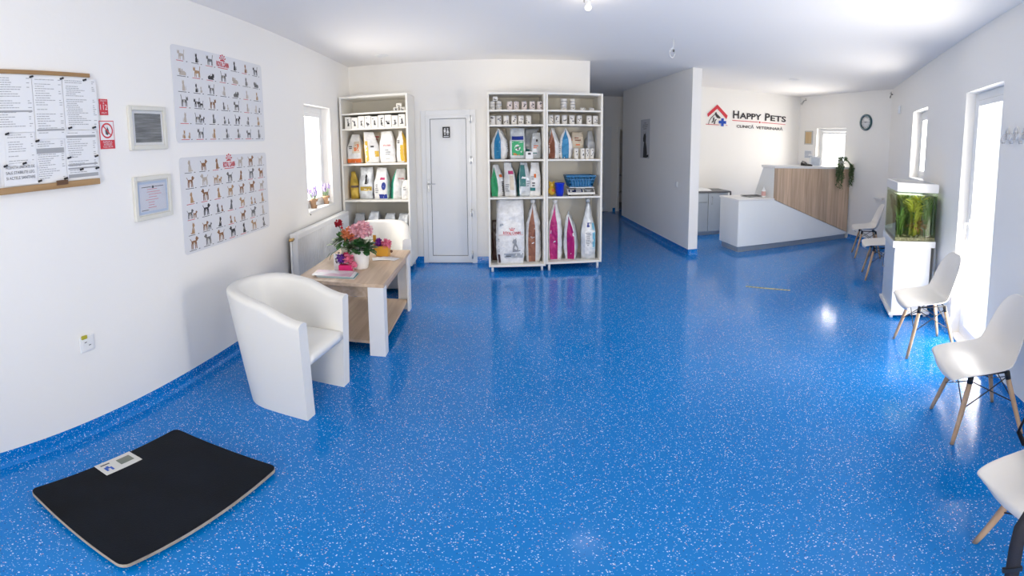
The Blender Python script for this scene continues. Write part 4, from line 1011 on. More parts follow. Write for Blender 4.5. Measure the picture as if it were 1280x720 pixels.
for k, (x, y, face, label) in enumerate((
        (2.217, .96, 137, 'white shell chair between the black bag chair and the aquarium chair, wood legs'),
        (3.02, 1.83, 141, 'white shell chair standing directly beside the aquarium cabinet and glass door'),
        (1.345, .22, 146, 'white shell chair holding the black bag, cut by the photo edge'),
        (5.29, 4.40, 139, 'white shell chair farthest from camera, near the reception desk'),
        (4.50, 3.50, 137, 'white shell chair half hidden behind the aquarium'))):
    c = ch0 if k == 0 else copy_tree(ch0)
    place(c, (x, y, 0), R(face + 90)); tag(c, label, 'chair', GC)

# black bag on the nearest chair
e = empty('black_bag', (1.345, .22, .468), R(140), 'black nylon bag with hanging strap on the nearest shell chair', 'bag')
m_ = MB()
def bf(u, v):
    a = 2 * PI * u; cx, sx_ = math.cos(a), math.sin(a); k = [1.0, 1.06, 1.08, 1.03, .9, .72, .45][int(round(v * 6))]
    return Vector((.085 * k * math.copysign(abs(cx) ** .6, cx), .115 * k * math.copysign(abs(sx_) ** .6, sx_) - .02, [0, .03, .12, .22, .28, .31, .325][int(round(v * 6))]))
m_.grid(bf, 28, 6, closed=True); m_.f.append(list(range(27, -1, -1))); m_.m.append(0); m_.sm.append(False)
m_.f.append([6 * 28 + i for i in range(28)]); m_.m.append(0); m_.sm.append(True)
m_.build('bag_body', DKFAB, e)

# ------------------------------------------------------------------ aquarium on the right
n_out = Vector((.7355, -.677, 0)); u_w = Vector((.677, .7355, 0))
A0 = Vector((3.385, 2.462, 0))
# local frame: x along wall's outward normal (to the wall), y away from camera along the wall; front face = -y
aqr = math.atan2(n_out.y, n_out.x)
cab = empty('aquarium_cabinet', A0, aqr, 'white aquarium stand cabinet with base plinth against the wall', 'cabinet')
wq, dq = .412, .60
MB().box(.015, wq - .03, .015, dq - .015, .06, .725).build('cabinet_body', W_LAM, cab, bevel=.002)
MB().box(-.012, wq - .012, -.012, dq + .0, .03, .06).build('plinth', W_LAM, cab, bevel=.002)
MB().box(-.012, wq + .005, -.012, dq, .725, .787).build('top_slab', W_LAM, cab, bevel=.002)
MB().box(.012, .0155, .04, dq - .04, .10, .69).build('cabinet_door', mat('side_door_grey', (.70, .73, .76), .35), cab, bevel=.001)
MB().tube([(.012, .52, .55), (-.012, .52, .55), (-.012, .52, .40), (.012, .52, .40)], .005, 8).build('handle', STEEL, cab)
for a in (.02, wq - .05):
    for b in (.02, dq - .04): MB().lathe([(.016, 0), (.02, .03)], 12, 0, (a, b, 0)).build('foot', W_PVC, cab)
aq = empty('aquarium', A0 + Vector((0, 0, .7875)), aqr, 'glass aquarium full of green plants with white hood', 'aquarium')
gl = glass_mat('aquarium_glass', (.96, 1, .97), .015)
g = MB(); gh = .477; t_ = .006
g.box(0, wq, 0, t_, 0, gh); g.box(0, wq, dq - .01 - t_, dq - .01, 0, gh); g.box(0, t_, t_, dq - .01 - t_, 0, gh); g.box(wq - t_, wq, t_, dq - .01 - t_, 0, gh)
g.build('glass_tank', gl, aq)
MB().box(t_ + .001, wq - t_ - .001, t_ + .001, dq - .012 - t_, .004, gh - .03).build('water', glass_mat('tank_water', (.88, .92, .76), .0), aq)
gv = MB().box(t_, wq - t_, t_, dq - .012 - t_, 0, .035).build('gravel', mat('tank_gravel', (.22, .20, .12), .9, bump=1, bscale=80, var=.6, vscale=80), aq); 
hood = MB().box(-.002, wq + .004, -.003, dq - .006, gh, gh + .085).build('hood', W_LAM, aq, bevel=.003)
MB().box(.03, wq - .03, .03, dq - .03, gh + .085, gh + .089).build('hood_lid', mat('hood_flap', (.48, .48, .48), .5), hood)
PL = [mat('plant_yellow_green', (.40, .38, .05), .5), mat('plant_green', (.09, .16, .03), .5), mat('plant_olive', (.14, .15, .04), .5), mat('plant_rust', (.30, .15, .05), .5)]
rnd = random.Random(9)
for pn, (cx, cy, n_, hmin, hmax, mi) in enumerate(((.20, .10, 60, .26, .43, 0), (.27, .2, 60, .32, .435, 0), (.34, .10, 46, .30, .43, 1), (.12, .25, 50, .30, .43, 2), (.07, .12, 30, .15, .34, 1), (.22, .42, 60, .33, .43, 1), (.08, .42, 50, .3, .42, 2), (.33, .40, 50, .3, .43, 2))):
    p = MB()
    for _ in range(n_):
        a = rnd.uniform(0, 2 * PI); r0 = rnd.uniform(0, .03); hh = rnd.uniform(hmin, hmax); bx, by = rnd.uniform(-.09, .09), rnd.uniform(-.07, .07); ww = rnd.uniform(.006, .013)
        pr = None
        pts = []
        for k in range(6):
            f_ = k / 5; x_ = cx + r0 * math.cos(a) + bx * f_ ** 2 * (1.4 if k == 5 else 1); y_ = cy + r0 * math.sin(a) + by * f_ ** 2
            x_ = min(max(x_, .014), wq - .014); y_ = min(max(y_, .014), dq - .03)
            pts.append((x_, y_, .03 + (hh - .03) * math.sin(f_ * 1.45)))
        vs = []
        for (x_, y_, z_) in pts: vs += [(x_ - ww * math.cos(a), y_ - ww * math.sin(a) * .5, z_), (x_ + ww * math.cos(a), y_ + ww * math.sin(a) * .5, z_)]
        p.add(vs, [(2 * k, 2 * k + 1, 2 * k + 3, 2 * k + 2) for k in range(5)], 0, True)
    p.build('water_plant', PL[mi], aq)
p = MB()
for _ in range(6):
    cx, cy = rnd.uniform(.04, .2), rnd.uniform(.04, .16)
    p.tube([(cx, cy, .03), (cx + .01, cy, .28)], .002, 5)
    for k in range(26): foliage(p, (cx + .004 * k / 10, cy, .05 + .0095 * k), .008, .004, 2, .028, .012, rnd)
p.build('stem_plant', PL[1], aq)
p = MB(); foliage(p, (.22, .07, .14), .06, .04, 60, .09, .012, rnd); p.build('rust_plant', PL[3], aq)
p = MB()
for _ in range(26):
    x_, y_ = rnd.uniform(.03, .38), rnd.uniform(.02, .12); p.ball((x_, y_, .04), rnd.uniform(.008, .02), 0, 8, 5, .7)
p.build('pebbles', mat('pebble', (.30, .27, .20), .7, var=.4, vscale=30), aq)
MB().box(wq - .03, wq - .012, .05, dq - .1, .06, gh - .04).build('filter', mat('filter_dark', (.05, .07, .06), .4), aq)
# cables behind the aquarium
m_ = MB()
for k in range(3):
    m_.tube([(wq + .025 + .006 * k, .06 + .03 * k, .70 + .02 * k), (wq + .02 + .02 * (k % 2), .05 + .02 * k, .55), (wq + .03, .1, .42 - .05 * k), (wq + .02, .06, .3 - .05 * k), (wq + .025, .12, .12), (wq + .02, .2, .01)], .0035, 6)
o = m_.build('power_cable', mat('grey_cable', (.55, .56, .58), .5)); place(o, A0, aqr); tag(o, 'tangle of pale cables hanging behind the aquarium cabinet', 'cable')

# ------------------------------------------------------------------ reception desk
e = empty('reception_desk', (3.615, 5.55, 0), 0, 'white reception desk with raised oak plank front and sloping division', 'reception desk')
DW = 2.44; dz = .68
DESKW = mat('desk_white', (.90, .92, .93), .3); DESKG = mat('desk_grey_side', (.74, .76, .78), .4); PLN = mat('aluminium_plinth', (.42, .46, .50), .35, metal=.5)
# white wedge front: polygon with slope
MB().prism([(0, .09), (DW, .09), (DW, .12), (.675, .795), (0, .795)], 0, .02, 0).build('white_front', DESKW, e, bevel=.001)
MB().prism([(.675, .80), (.675, 1.30), (DW, 1.30), (DW, .125)], -.012, .02, 0).build('oak_front', OAKDESK, e, bevel=.002)
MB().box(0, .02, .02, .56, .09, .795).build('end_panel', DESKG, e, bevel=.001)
MB().box(.02, DW, .50, .52, .09, .79).build('inner_panel', DESKW, e)
MB().box(-.01, .70, -.01, .58, .795, .82).build('low_counter', W_LAM, e, bevel=.002)
MB().box(.70, DW, .03, .58, .795, .81).build('work_surface', W_LAM, e)
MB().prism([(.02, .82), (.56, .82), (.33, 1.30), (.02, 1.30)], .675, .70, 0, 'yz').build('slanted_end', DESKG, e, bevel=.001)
MB().box(.66, DW, -.02, .36, 1.30, 1.338).build('high_counter', W_LAM, e, bevel=.003)
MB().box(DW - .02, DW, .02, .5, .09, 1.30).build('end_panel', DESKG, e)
MB().box(.03, DW, .035, .05, 0, .09).build('plinth', PLN, e); MB().box(.03, .045, .05, .53, 0, .09).build('plinth', PLN, e)
# things on desk
e = empty('brochure_stack', (4.08, 5.90, .8205), R(15), 'flat stack of grey brochures on the low counter', 'brochures')
for k in range(4):
    o = MB().box(-.16, .16, -.09, .09, k * .004, k * .004 + .0035).build('brochure', [INKGREY, PAPER, GRY, INK][k], e); o.rotation_euler = (0, 0, .1 * k * (-1) ** k)
e = empty('sanitizer_bottle', (4.215, 5.74, .8205), 0, 'small pump bottle with pink label on the low counter', 'bottle')
MB().lathe([(.034, 0), (.036, .01), (.036, .10), (.03, .12), (.014, .13), (.014, .145)], 24).build('bottle_body', W_PVC, e)
MB().lathe([(.0365, .025), (.0365, .095)], 24).build('label', mat('label_pink', (.66, .38, .36), .5), e)
q = MB(); q.lathe([(.012, .145), (.012, .16)], 12); q.tube([(0, 0, .16), (0, 0, .185), (-.03, 0, .185)], .005, 8); q.build('pump', W_PVC, e)
e = empty('desk_phone', (5.13, 5.74, 1.3385), 0, 'small black desk telephone on the high counter', 'telephone')
MB().prism([(-.07, 0), (.07, 0), (.07, .05), (-.07, .02)], -.08, .08, 0, 'yz').build('phone_base', BLACK, e, bevel=.004)
q = MB(); q.tube([(-.06, .06, .045), (-.06, .045, .075), (-.06, -.035, .06), (-.06, -.06, .035)], [.016, .012, .012, .016], 10); q.build('handset', GREY_GAP, e)
q = MB()
for i in range(3):
    for j in range(4): q.box(-.015 + .025 * i, .0 + .025 * i, -.05 + .022 * j, -.036 + .022 * j, .03 + .006 * j, .034 + .006 * j)
q.build('buttons', PAPER, e)
e = empty('paper_holder', (5.40, 5.80, 1.3385), 0, 'clear acrylic holder with white papers on the high counter', 'paper holder')
MB().box(-.12, .12, -.005, 0, 0, .15).build('front_panel', glass_mat('acrylic', (.95, .97, 1)), e); MB().box(-.12, .12, .04, .045, 0, .18).build('back_panel', glass_mat('acrylic'), e); MB().box(-.12, .12, 0, .04, 0, .004).build('holder_base', glass_mat('acrylic'), e)
MB().box(-.11, .11, .006, .03, .005, .16).build('papers', PAPER, e)
# hanging plant
e = empty('trailing_plant', (5.88, 5.62, 1.3385), 0, 'trailing green plant in a white pot hanging over the oak desk front', 'potted plant')
MB().lathe([(.05, 0), (.065, .10), (.07, .105), (.07, .115), (.06, .115), (1e-5, .10)], 24).build('pot', W_PVC, e)
rnd = random.Random(21); p = MB(); TL = mat('trailing_leaf', (.10, .17, .07), .6, var=.35, vscale=40)
foliage(p, (-.02, -.02, .13), .13, .07, 90, .035, .024, rnd)
for k in range(26):
    side = -1 if k < 14 else 1
    sx_ = rnd.uniform(-.25, -.09) if side < 0 else rnd.uniform(.09, .17)
    drop = rnd.uniform(.16, .50) if side < 0 else rnd.uniform(.14, .46)
    pts = [(0, 0, .11), (sx_ * .5, -.06, .15), (sx_, -.135 - rnd.uniform(0, .03), .04)]
    q_ = 9
    for j in range(1, q_): pts.append((sx_ + .02 * math.sin(j * 1.3 + k) - side * 0 , -.14 - rnd.uniform(0, .03), .04 - drop * j / q_))
    p.tube(pts, .0018, 4)
    for j in range(1, len(pts)):
        for _ in range(4):
            c_ = Vector(pts[j]) + Vector((rnd.uniform(-.015, .015), rnd.uniform(-.012, .008), rnd.uniform(-.03, .03)))
            leaf(p, c_, Vector((rnd.uniform(-1, 1), rnd.uniform(-1, .1), rnd.uniform(-.7, .4))), Vector((0, -.5, 1)), .032, .022)
p.build('trailing_leaves', TL, e)

# grey cabinet behind
e = empty('grey_cupboard', (3.03, 6.93, 0), R(-1.5), 'low grey cupboard with dark worktop behind the reception desk', 'cupboard')
CG = mat('cupboard_grey', (.42, .46, .50), .45)
MB().box(0, 1.22, .02, .48, .06, .775).build('carcass', CG, e); MB().box(.02, 1.2, .05, .46, 0, .06).build('kickboard', PLN, e)
MB().box(-.02, 1.27, -.02, .50, .775, .80).build('worktop', mat('dark_worktop', (.10, .10, .11), .4), e, bevel=.002)
for a, b, c, d in ((.01, .395, .07, .60), (.01, .395, .61, .77)): MB().box(a, .795, 0, .02, c, d).build('cabinet_door' if c < .3 else 'drawer', CG, e, bevel=.002)
dr = MB().box(.805, 1.21, 0, .02, .07, .77).build('cabinet_door', CG, e, bevel=.002)
MB().tube([(.875, 0, .57), (.875, -.025, .57), (.875, -.025, .70), (.875, 0, .70)], .006, 8).build('handle', STEEL, dr)
MB().box(1.25, 1.27, -.02, 0, .70, .775).build('corner_leg', BLACK, e)
e = empty('folded_cloths', (3.72, 7.15, .801), R(-3), 'crumpled pale cloths lying on the grey cupboard worktop', 'cloths')
def cl(w, d, h, sd):
    m_ = MB(); m_.grid(lambda u, v: Vector(((u - .5) * w, (v - .5) * d, (h * (math.sin(PI * u) * math.sin(PI * v)) ** .4 + .012 * noise.noise(Vector((u * 6 + sd, v * 6, sd)))) if 0 < u < 1 and 0 < v < 1 else 0)), 18, 12); return m_
o = cl(.5, .3, .045, 1).build('cloth', PAPER, e); o = cl(.3, .26, .03, 5).build('cloth', mat('grey_cloth', (.35, .36, .38), .8), e); o.location = (-.38, 0, 0)

# wall lettering, on the reception wall
e = empty('clinic_wall_sign', (*AP, 0), AA, 'red black and blue clinic lettering with house emblem on the reception wall', 'wall sign')
LT = mat('letter_black', (.035, .03, .035), .4)
q = MB(); q.prism([(1.047, 2.225), (1.254, 2.416), (1.481, 2.215), (1.460, 2.150), (1.256, 2.340), (1.064, 2.168)], -.012, -.001, 0); q.build('roof_emblem', BRANDRED, e)
q = MB(); q.prism([(1.35, 2.005), (1.40, 2.005), (1.40, 2.157), (1.35, 2.157)], -.014, -.001, 0); q.prism([(1.298, 2.055), (1.453, 2.055), (1.453, 2.108), (1.298, 2.108)], -.0145, -.001, 0); q.build('cross_emblem', mat('emblem_blue', (.0, .06, .42), .4), e)
q = MB(); q.prism([(1.025, 2.022), (1.300, 2.022), (1.300, 2.032), (1.025, 2.032)], -.01, -.001, 0); q.prism([(1.45, 2.022), (1.485, 2.022), (1.485, 2.03), (1.45, 2.03)], -.01, -.001, 0)
q.prism([(1.59, 2.125), (2.175, 2.125), (2.175, 2.137), (1.59, 2.137)], -.01, -.001, 0); q.prism([(2.255, 2.125), (2.84, 2.123), (2.84, 2.131), (2.255, 2.137)], -.01, -.001, 0)
q.prism([(2.215 + .018 * math.cos(a * PI / 6), 2.13 + .018 * math.sin(a * PI / 6)) for a in range(12)], -.01, -.001, 0); q.build('red_rules', BRANDRED, e)
q = MB()
arc = [(1.075, 2.035), (1.085, 2.09), (1.12, 2.15), (1.17, 2.20), (1.215, 2.235)]
for k in range(len(arc) - 1):
    (a, b), (c, d) = arc[k], arc[k + 1]; q.add([(a, -.008, b), (c, -.008, d), (c + .012, -.008, d - .006), (a + .012, -.008, b - .006)], [(0, 1, 2, 3)])
for poly in ([(1.205, 2.245), (1.235, 2.275), (1.25, 2.24), (1.30, 2.20), (1.335, 2.165), (1.31, 2.150), (1.255, 2.16), (1.225, 2.20)], [(1.14, 2.06), (1.17, 2.10), (1.175, 2.16), (1.195, 2.17), (1.20, 2.12), (1.18, 2.07)], [(1.19, 2.04), (1.215, 2.04), (1.225, 2.10), (1.25, 2.13), (1.23, 2.135), (1.205, 2.10)]):
    q.prism(poly, -.009, -.001, 0)
q.build('animal_emblem', LT, e)
B_ = .028
q = text_mb('H', .135, .155, 1.60, 2.172, -.008, depth=0, bold=B_); text_mb('APPY', .50, .120, 1.75, 2.176, -.008, depth=0, mb=q, bold=B_); text_mb('P', .12, .155, 2.335, 2.172, -.008, depth=0, mb=q, bold=B_); text_mb('ETS', .385, .120, 2.468, 2.175, -.008, depth=0, mb=q, bold=B_)
q.build('large_letters', LT, e)
q = text_mb('CLINIC\u0102', .395, .075, 1.688, 1.995, -.008, depth=0, bold=.02); text_mb('VETERINAR\u0102', .65, .075, 2.132, 1.995, -.008, depth=0, mb=q, bold=.02)
q.build('small_letters', LT, e)

# on the side wall
e = empty('wooden_picture', (*BP, 0), BA, 'small framed certificate in tan wood colour beside the reception window', 'picture frame')
f = MB()
for a in ((.225, .247, 1.73, 2.015), (.462, .484, 1.73, 2.015), (.247, .462, 1.73, 1.752), (.247, .462, 1.993, 2.015)): f.box(a[0], a[1], -.02, -.001, a[2], a[3])
f.build('frame', mat('frame_silver', (.50, .50, .48), .4), e)
MB().box(.247, .462, -.012, -.001, 1.752, 1.993).build('picture', wood('picture_tan', (.50, .34, .17), (.62, .46, .26), 'z'), e)
e = empty('wall_document', (*BP, 0), BA, 'blue grey printed document pinned under the small frame', 'paper sheet')
MB().box(.225, .505, -.003, -.001, 1.445, 1.612).build('paper', PAPER, e)
q = MB(); rnd = random.Random(2)
for k in range(7): q.box(.24, .24 + rnd.uniform(.12, .25), -.0038, -.003, 1.46 + .02 * k, 1.47 + .02 * k)
q.build('printed_lines', mat('blue_grey_ink', (.28, .34, .46), .6), e)
e = empty('window_notice', (*BP, 0), BA, 'white printed notice taped on the reception window glass', 'paper sheet')
tm = bpy.data.materials.new('translucent_paper'); tm.use_nodes = True; nt = tm.node_tree
tb = nt.nodes.new('ShaderNodeBsdfTranslucent'); tb.inputs[0].default_value = (.8, .8, .82, 1); tx = nt.nodes.new('ShaderNodeMixShader'); tx.inputs[0].default_value = .6
nt.links.new(nt.nodes['Principled BSDF'].outputs[0], tx.inputs[1]); nt.links.new(tb.outputs[0], tx.inputs[2]); nt.links.new(tx.outputs[0], nt.nodes['Material Output'].inputs[0])
MB().add([(.93, .085, 1.33), (1.22, .085, 1.33), (1.22, .085, 1.64), (.93, .085, 1.64)], [(0, 1, 2, 3)]).build('paper', tm, e)
q = MB()
for k in range(9): q.box(.95, .95 + rnd.uniform(.15, .25), .0835, .084, 1.36 + .03 * k, 1.368 + .03 * k)
q.build('printed_lines', MATS['faint_ink'], e)
e = empty('wall_clock', (*BP, 0), BA, 'round wall clock with dark teal rim above the reception plant', 'clock')
M_ = Matrix.Translation((2.01, 0, 2.17)) @ Matrix.Rotation(R(90), 4, 'X')
MB().lathe([(.150, 0), (.150, .02), (.142, .035), (.125, .035), (.112, .022), (.112, .015)], 40, 0, M=M_, cap=False).build('rim', mat('clock_teal', (.03, .09, .11), .3), e)
MB().lathe([(.128, .0355), (.133, .0375), (.122, .0355)], 40, 0, M=M_, cap=False).build('rim_highlight_ring', mat('clock_highlight_tint', (.35, .45, .48), .3), e)  # paler ring paints a highlight onto the clock rim
MB().lathe([(.114, .0), (.114, .016), (1e-5, .016)], 40, 0, M=M_).build('dial', PAPER, e)
q = MB()
for k in range(12):
    a = R(30 * k); q.add([M_ @ Vector((r * math.cos(a) + s_ * .004 * math.sin(a), r * math.sin(a) - s_ * .004 * math.cos(a), .0170)) for r, s_ in ((.085, -1), (.104, -1), (.104, 1), (.085, 1))], [(0, 1, 2, 3)])
for a, L_, w_ in ((R(175), .06, .009), (R(5), .085, .006), (R(80), .04, .004)): q.add([M_ @ Vector(p_) for p_ in ((w_ * math.sin(a), -w_ * math.cos(a), .0185), (L_ * math.cos(a), L_ * math.sin(a), .0185), (-w_ * math.sin(a), w_ * math.cos(a), .0185))], [(0, 1, 2)])
q.build('hands_and_marks', INK, e)
def wires(name, P, ang, x, z, label, spread, seed):
    rnd = random.Random(seed); e = empty(name, (*P, 0), ang, label, 'wires'); m_ = MB()
    for dx, dz_ in spread:
        m_.tube([(x, .0, z), (x + dx * .3, -.03, z + dz_ * .2 + .01), (x + dx * .7, -.045, z + dz_ * .75), (x + dx, -.04, z + dz_)], .0042, 6)
    m_.build('wire_ends', GREY_GAP, e); return e
wires('loose_wires', BP, BA, .20, 2.665, 'bare dark wire end sticking out above the small framed certificate', ((-.14, -.08), (-.1, -.10), (.04, .03)), 1)
wires('loose_wires', CP, CA, .06, 2.64, 'tuft of bare wires near the ceiling in the corner beside the clock', ((-.06, -.05), (.05, -.05), (.06, .04), (-.05, .03), (.0, -.07)), 2)
e = empty('motion_sensor', (*CP, 0), CA, 'small white sensor box high on the wall above the aquarium', 'sensor')
MB().box(.78, .86, -.04, 0, 2.25, 2.37).build('housing', W_PVC, e, bevel=.012); MB().box(.795, .845, -.044, -.04, 2.265, 2.30).build('lens', W_LAM, e, bevel=.004)
e = empty('coat_hook_rail', (*CP, 0), CA, 'ornate white coat hook rail on the wall beside the glass door', 'coat hooks')
MB().box(4.70, 5.35, -.014, 0, 1.765, 1.80).build('rail', W_PVC, e, bevel=.004)
for k in range(5):
    x_ = 4.76 + .13 * k
    q = MB(); q.tube([(x_, -.014, 1.80), (x_, -.04, 1.79), (x_, -.055, 1.755), (x_, -.045, 1.735), (x_, -.03, 1.74)], .006, 8); q.ball((x_, -.03, 1.742), .009); q.box(x_ - .02, x_ + .02, -.018, -.012, 1.76, 1.81)
    q.build('hook', mat('hook_grey', (.58, .58, .60), .4), e)
    q = MB(); pts = [(x_ + .045 * math.cos(t_) * math.sin(t_ * .5), -.008, 1.80 + .045 * math.sin(t_)) for t_ in [i * PI / 8 for i in range(9)]]; q.tube(pts, .004, 6); pts = [(x_ - .045 * math.cos(t_) * math.sin(t_ * .5), -.008, 1.80 + .05 * math.sin(t_)) for t_ in [i * PI / 8 for i in range(9)]]; q.tube(pts, .004, 6)
    q.build('scroll_ornament', W_PVC, e)
o = MB().box(2.35, 2.56, -.07, 0, .83, .862).build('wall_shelf', W_LAM, None, bevel=.003); place(o, (*BP, 0), BA); tag(o, 'tiny white wall ledge behind the farthest shell chair', 'shelf')

# hallway poster and switch on the partition (face looks to -x)
e = empty('hanging_poster', (2.84, 7.85, 0), -PI / 2, 'pale poster with a dark sitting figure on the hallway partition', 'poster')
MB().box(0, .48, -.004, -.001, 1.36, 2.07).build('paper', mat('poster_grey', (.55, .56, .60), .5), e)
q = MB()
for px, pz in animal_polys('sit'): q.add([(.02 + .44 * a, -.006, 1.37 + .50 * b) for a, b in zip(px, pz)], [tuple(range(len(px)))])
q.build('dark_figure', BLACK, e)
q = MB()
for k, (a, b) in enumerate(((.15, .32), (.10, .36), (.12, .38), (.18, .30))): q.box(a, b, -.0055, -.004, 1.89 + .035 * k, 1.905 + .035 * k)
q.build('lettering', INKGREY, e)
e = empty('light_switch', (2.84, 6.205, .965), -PI / 2, 'white light switch on the partition face toward the hallway', 'light switch')
MB().box(0, .085, -.01, 0, 0, .085).build('plate', W_PVC, e, bevel=.004); q = MB().box(.022, .063, -.016, -.01, .012, .073); q.build('rocker', W_LAM, e, bevel=.002); MB().box(.018, .022, -.011, -.01, .01, .075).build('gap', GREY_GAP, e)

# floor tape
e = MB().box(-.26, .26, -.018, .018, 0.0005, .0015).build('floor_tape', mat('tape_yellow', (.50, .46, .16), .5)); place(e, (2.986, 3.906, 0), math.atan2(3.718 - 4.094, 3.17 - 2.803)); tag(e, 'short yellow and black striped tape stuck on the floor', 'floor tape')
q = MB()
for k in range(11):
    if k in (5, 6): continue
    x_ = -.25 + .046 * k; q.add([(x_, -.018, .002), (x_ + .016, -.018, .002), (x_ + .034, .018, .002), (x_ + .018, .018, .002)], [(0, 1, 2, 3)])
q.build('black_stripes', mat('tape_dark', (.08, .10, .06), .5), e)

# ceiling fittings
for k, (x, y, label) in enumerate(((-1.30, 5.31, 'flat round ceiling disc above the corner shelf unit'), (4.54, 5.48, 'flat round ceiling disc above the reception desk'))):
    o = MB().lathe([(.085, 0), (.085, -.004), (.075, -.007), (1e-5, -.007)], 28).build('ceiling_disc', W_LAM); place(o, (x, y, H)); tag(o, label, 'ceiling disc', 'ceiling discs')
e = empty('hanging_ceiling_wire', (1.87, 4.226, H), 0, 'thin white wire loop hanging from the ceiling before the partition', 'wire')
m_ = MB(); m_.tube([(0, 0, 0), (.003, 0, -.06), (-.003, 0, -.12)], .004, 6)
lp = [(-.012 + .028 * math.cos(t_) , .0, -.165 + .05 * math.sin(t_)) for t_ in [PI / 2 + i * 2 * PI / 14 for i in range(14)]]; m_.tube([(-.003, 0, -.11)] + lp, .0045, 6); m_.build('wire', W_PVC, e)
m_ = MB(); m_.box(-.004, .012, -.008, .008, -.15, -.125); m_.build('terminal', GREY_GAP, e)
e = empty('ceiling_bulb', (.735, 3.22, H), 0, 'bare bulb holder hanging from the ceiling at the top of the photo', 'light bulb')
m_ = MB(); m_.tube([(0, 0, 0), (.01, 0, -.03), (0, 0, -.06)], .004, 6); m_.tube([(0, 0, 0), (-.03, .01, -.03), (-.03, 0, -.05)], .003, 6); m_.build('wire', GREY_GAP, e)
m_ = MB(); m_.lathe([(.018, -.07), (.02, -.035), (.012, -.03)], 16); m_.build('lamp_holder', W_PVC, e)
m_ = MB(); m_.ball((0, 0, -.09), .026, 0, 14, 10); m_.build('glass_bulb', mat('bulb_glow', (.9, .85, .75), .3, emit=(1, .86, .66), estr=1.5), e)

# strap and handle of the black bag (points given in room coordinates)
eb = bpy.data.objects['black_bag']
bpy.context.view_layer.update()
inv = eb.matrix_world.inverted()
def strap(pts, w, name, side, t=.0025):
    m_ = MB(); P = [inv @ Vector(p) for p in pts]; n = len(P); vs = []
    sd = (inv.to_3x3() @ Vector(side)).normalized()
    for i, p in enumerate(P):
        t_ = (P[min(i + 1, n - 1)] - P[max(i - 1, 0)]).normalized(); s_ = (sd - t_ * sd.dot(t_)).normalized(); nn = t_.cross(s_).normalized()
        vs += [p - s_ * w / 2 - nn * t, p + s_ * w / 2 - nn * t, p + s_ * w / 2 + nn * t, p - s_ * w / 2 + nn * t]
    fs = [(0, 1, 2, 3), (4 * n - 1, 4 * n - 2, 4 * n - 3, 4 * n - 4)]
    for i in range(n - 1):
        a = 4 * i; b = a + 4
        for k in range(4): fs.append((a + k, a + (k + 1) % 4, b + (k + 1) % 4, b + k))
    m_.add(vs, fs, 0, True); return m_.build(name, DKFAB, eb)
strap([(1.33, .16, .56), (1.24, .20, .53), (1.15, .255, .52), (1.08, .27, .512), (1.03, .28, .47), (1.015, .28, .38), (1.015, .278, .2), (1.03, .28, .03)], .038, 'hanging_strap', (.6, -.8, 0))
MB().box(-.026, .026, -.006, .006, -.012, .012).build('strap_buckle', BLACK, eb)
bk_ = eb.children[-1]; bk_.location = inv @ Vector((1.0125, .279, .25)); bk_.rotation_euler = (0, 0, R(-53 - 140))
strap([(1.47, .28, .62), (1.50, .38, .66), (1.515, .45, .60), (1.51, .47, .52), (1.50, .44, .47), (1.46, .32, .50)], .022, 'carry_handle', (1, 0, .2), .004)

# ------------------------------------------------------------------ light
w = bpy.data.worlds.new('sky'); sc.world = w; w.use_nodes = True
bg = w.node_tree.nodes['Background']; bg.inputs[0].default_value = (.93, .97, 1.0, 1); bg.inputs[1].default_value = 3.0
def area(name, loc, direction, sx, sy, power, col=(1, 1, 1)):
    l = bpy.data.lights.new(name, 'AREA'); l.shape = 'RECTANGLE'; l.size = sx; l.size_y = sy; l.energy = power; l.color = col
    o = bpy.data.objects.new(name, l); C.objects.link(o); o.location = loc
    o.rotation_euler = Vector(direction).to_track_quat('-Z', 'Y').to_euler(); return o
def wp(P, ang, s, y, z): c, s_ = math.cos(ang), math.sin(ang); return (P[0] + c * s - s_ * y, P[1] + s_ * s + c * y, z)
nC = (math.sin(CA), -math.cos(CA), 0); nB = (math.sin(BA), -math.cos(BA), 0)
area('daylight_door', wp(CP, CA, 4.225, .28, 1.15), (nC[0], nC[1], .25), .75, 2.1, 145, (1, .94, .86))
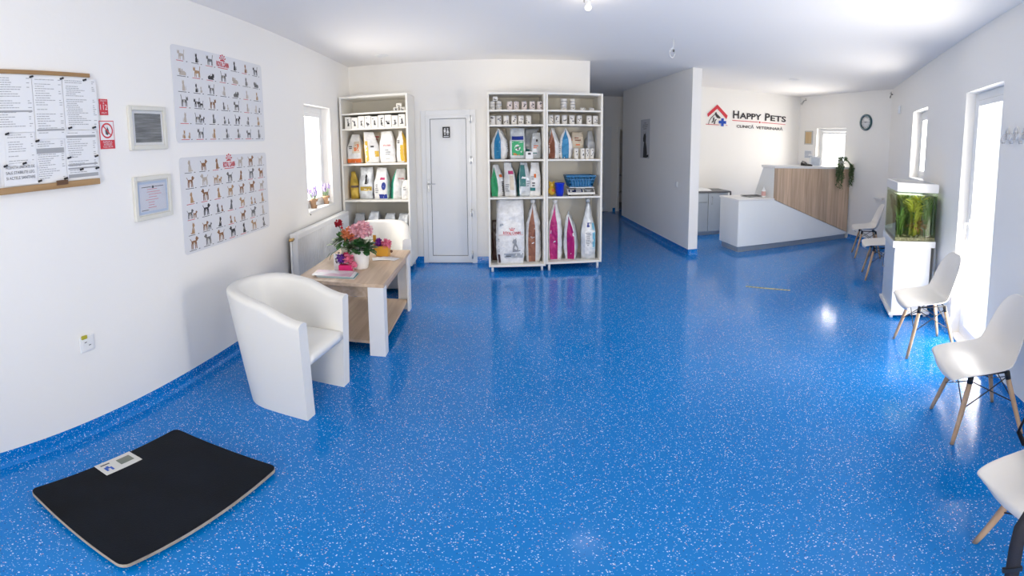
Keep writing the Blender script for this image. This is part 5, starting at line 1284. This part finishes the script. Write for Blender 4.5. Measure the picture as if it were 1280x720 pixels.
area('daylight_window_right', wp(CP, CA, 2.13, .28, 1.75), (nC[0], nC[1], .3), .72, .85, 70, (1, .94, .86))
area('daylight_window_reception', wp(BP, BA, 1.05, .28, 1.5), (nB[0], nB[1], .3), .85, 1.05, 110, (1, .94, .86))
area('daylight_window_left', (XL - .3, 4.68, 1.5), (1, -.15, -.05), .72, 1.1, 75, (1, .93, .83))
area('added_front_fill', (-.33, -1.72, 1.4), (.6, 1, .45), 1.4, 2.1, 190, (1, .93, .83))  # added fill lamp outside the made-up window behind the camera
for k, (x, y, p_) in enumerate(()): pass
l = bpy.data.lights.new('bulb_light', 'POINT'); l.energy = 2; l.color = (1, .88, .72); l.shadow_soft_size = .08
o = bpy.data.objects.new('bulb_light', l); C.objects.link(o); o.location = (.735, 3.22, H - .2)
l = bpy.data.lights.new('aquarium_lamp', 'AREA'); l.shape = 'RECTANGLE'; l.size = .3; l.size_y = .45; l.energy = 2; l.color = (1, 1, .8)
o = bpy.data.objects.new('aquarium_lamp', l); C.objects.link(o); o.parent = aq; o.location = (wq / 2, dq / 2, gh - .004)

# ------------------------------------------------------------------ camera: the photo is a phone panorama
cam = bpy.data.cameras.new('camera'); co = bpy.data.objects.new('camera', cam); C.objects.link(co); sc.camera = co
cam.type = 'PANO'; cam.panorama_type = 'EQUIRECTANGULAR'
FU, FV, X0, Y0, PITCH, YAW = 543.2476, 554.2041, 690.030, 229.784, .0895315, 8.24868
cam.longitude_min = -X0 / FU; cam.longitude_max = (1280 - X0) / FU
cam.latitude_max = Y0 / FV; cam.latitude_min = -(720 - Y0) / FV
cam.clip_start = .02
co.location = (0, 0, 1.6); co.rotation_euler = (PI / 2 - PITCH, 0, R(-YAW))
vs_ = sc.view_settings; vs_.view_transform = 'Standard'; vs_.look = 'None'; vs_.gamma = 1; vs_.use_curve_mapping = False
vs_.exposure = -0.66
sc.cycles.use_denoising = True
sc.cycles.max_bounces = 10; sc.cycles.diffuse_bounces = 6; sc.cycles.transparent_max_bounces = 24
sc.cycles.caustics_reflective = False; sc.cycles.caustics_refractive = False; sc.cycles.sample_clamp_indirect = 6
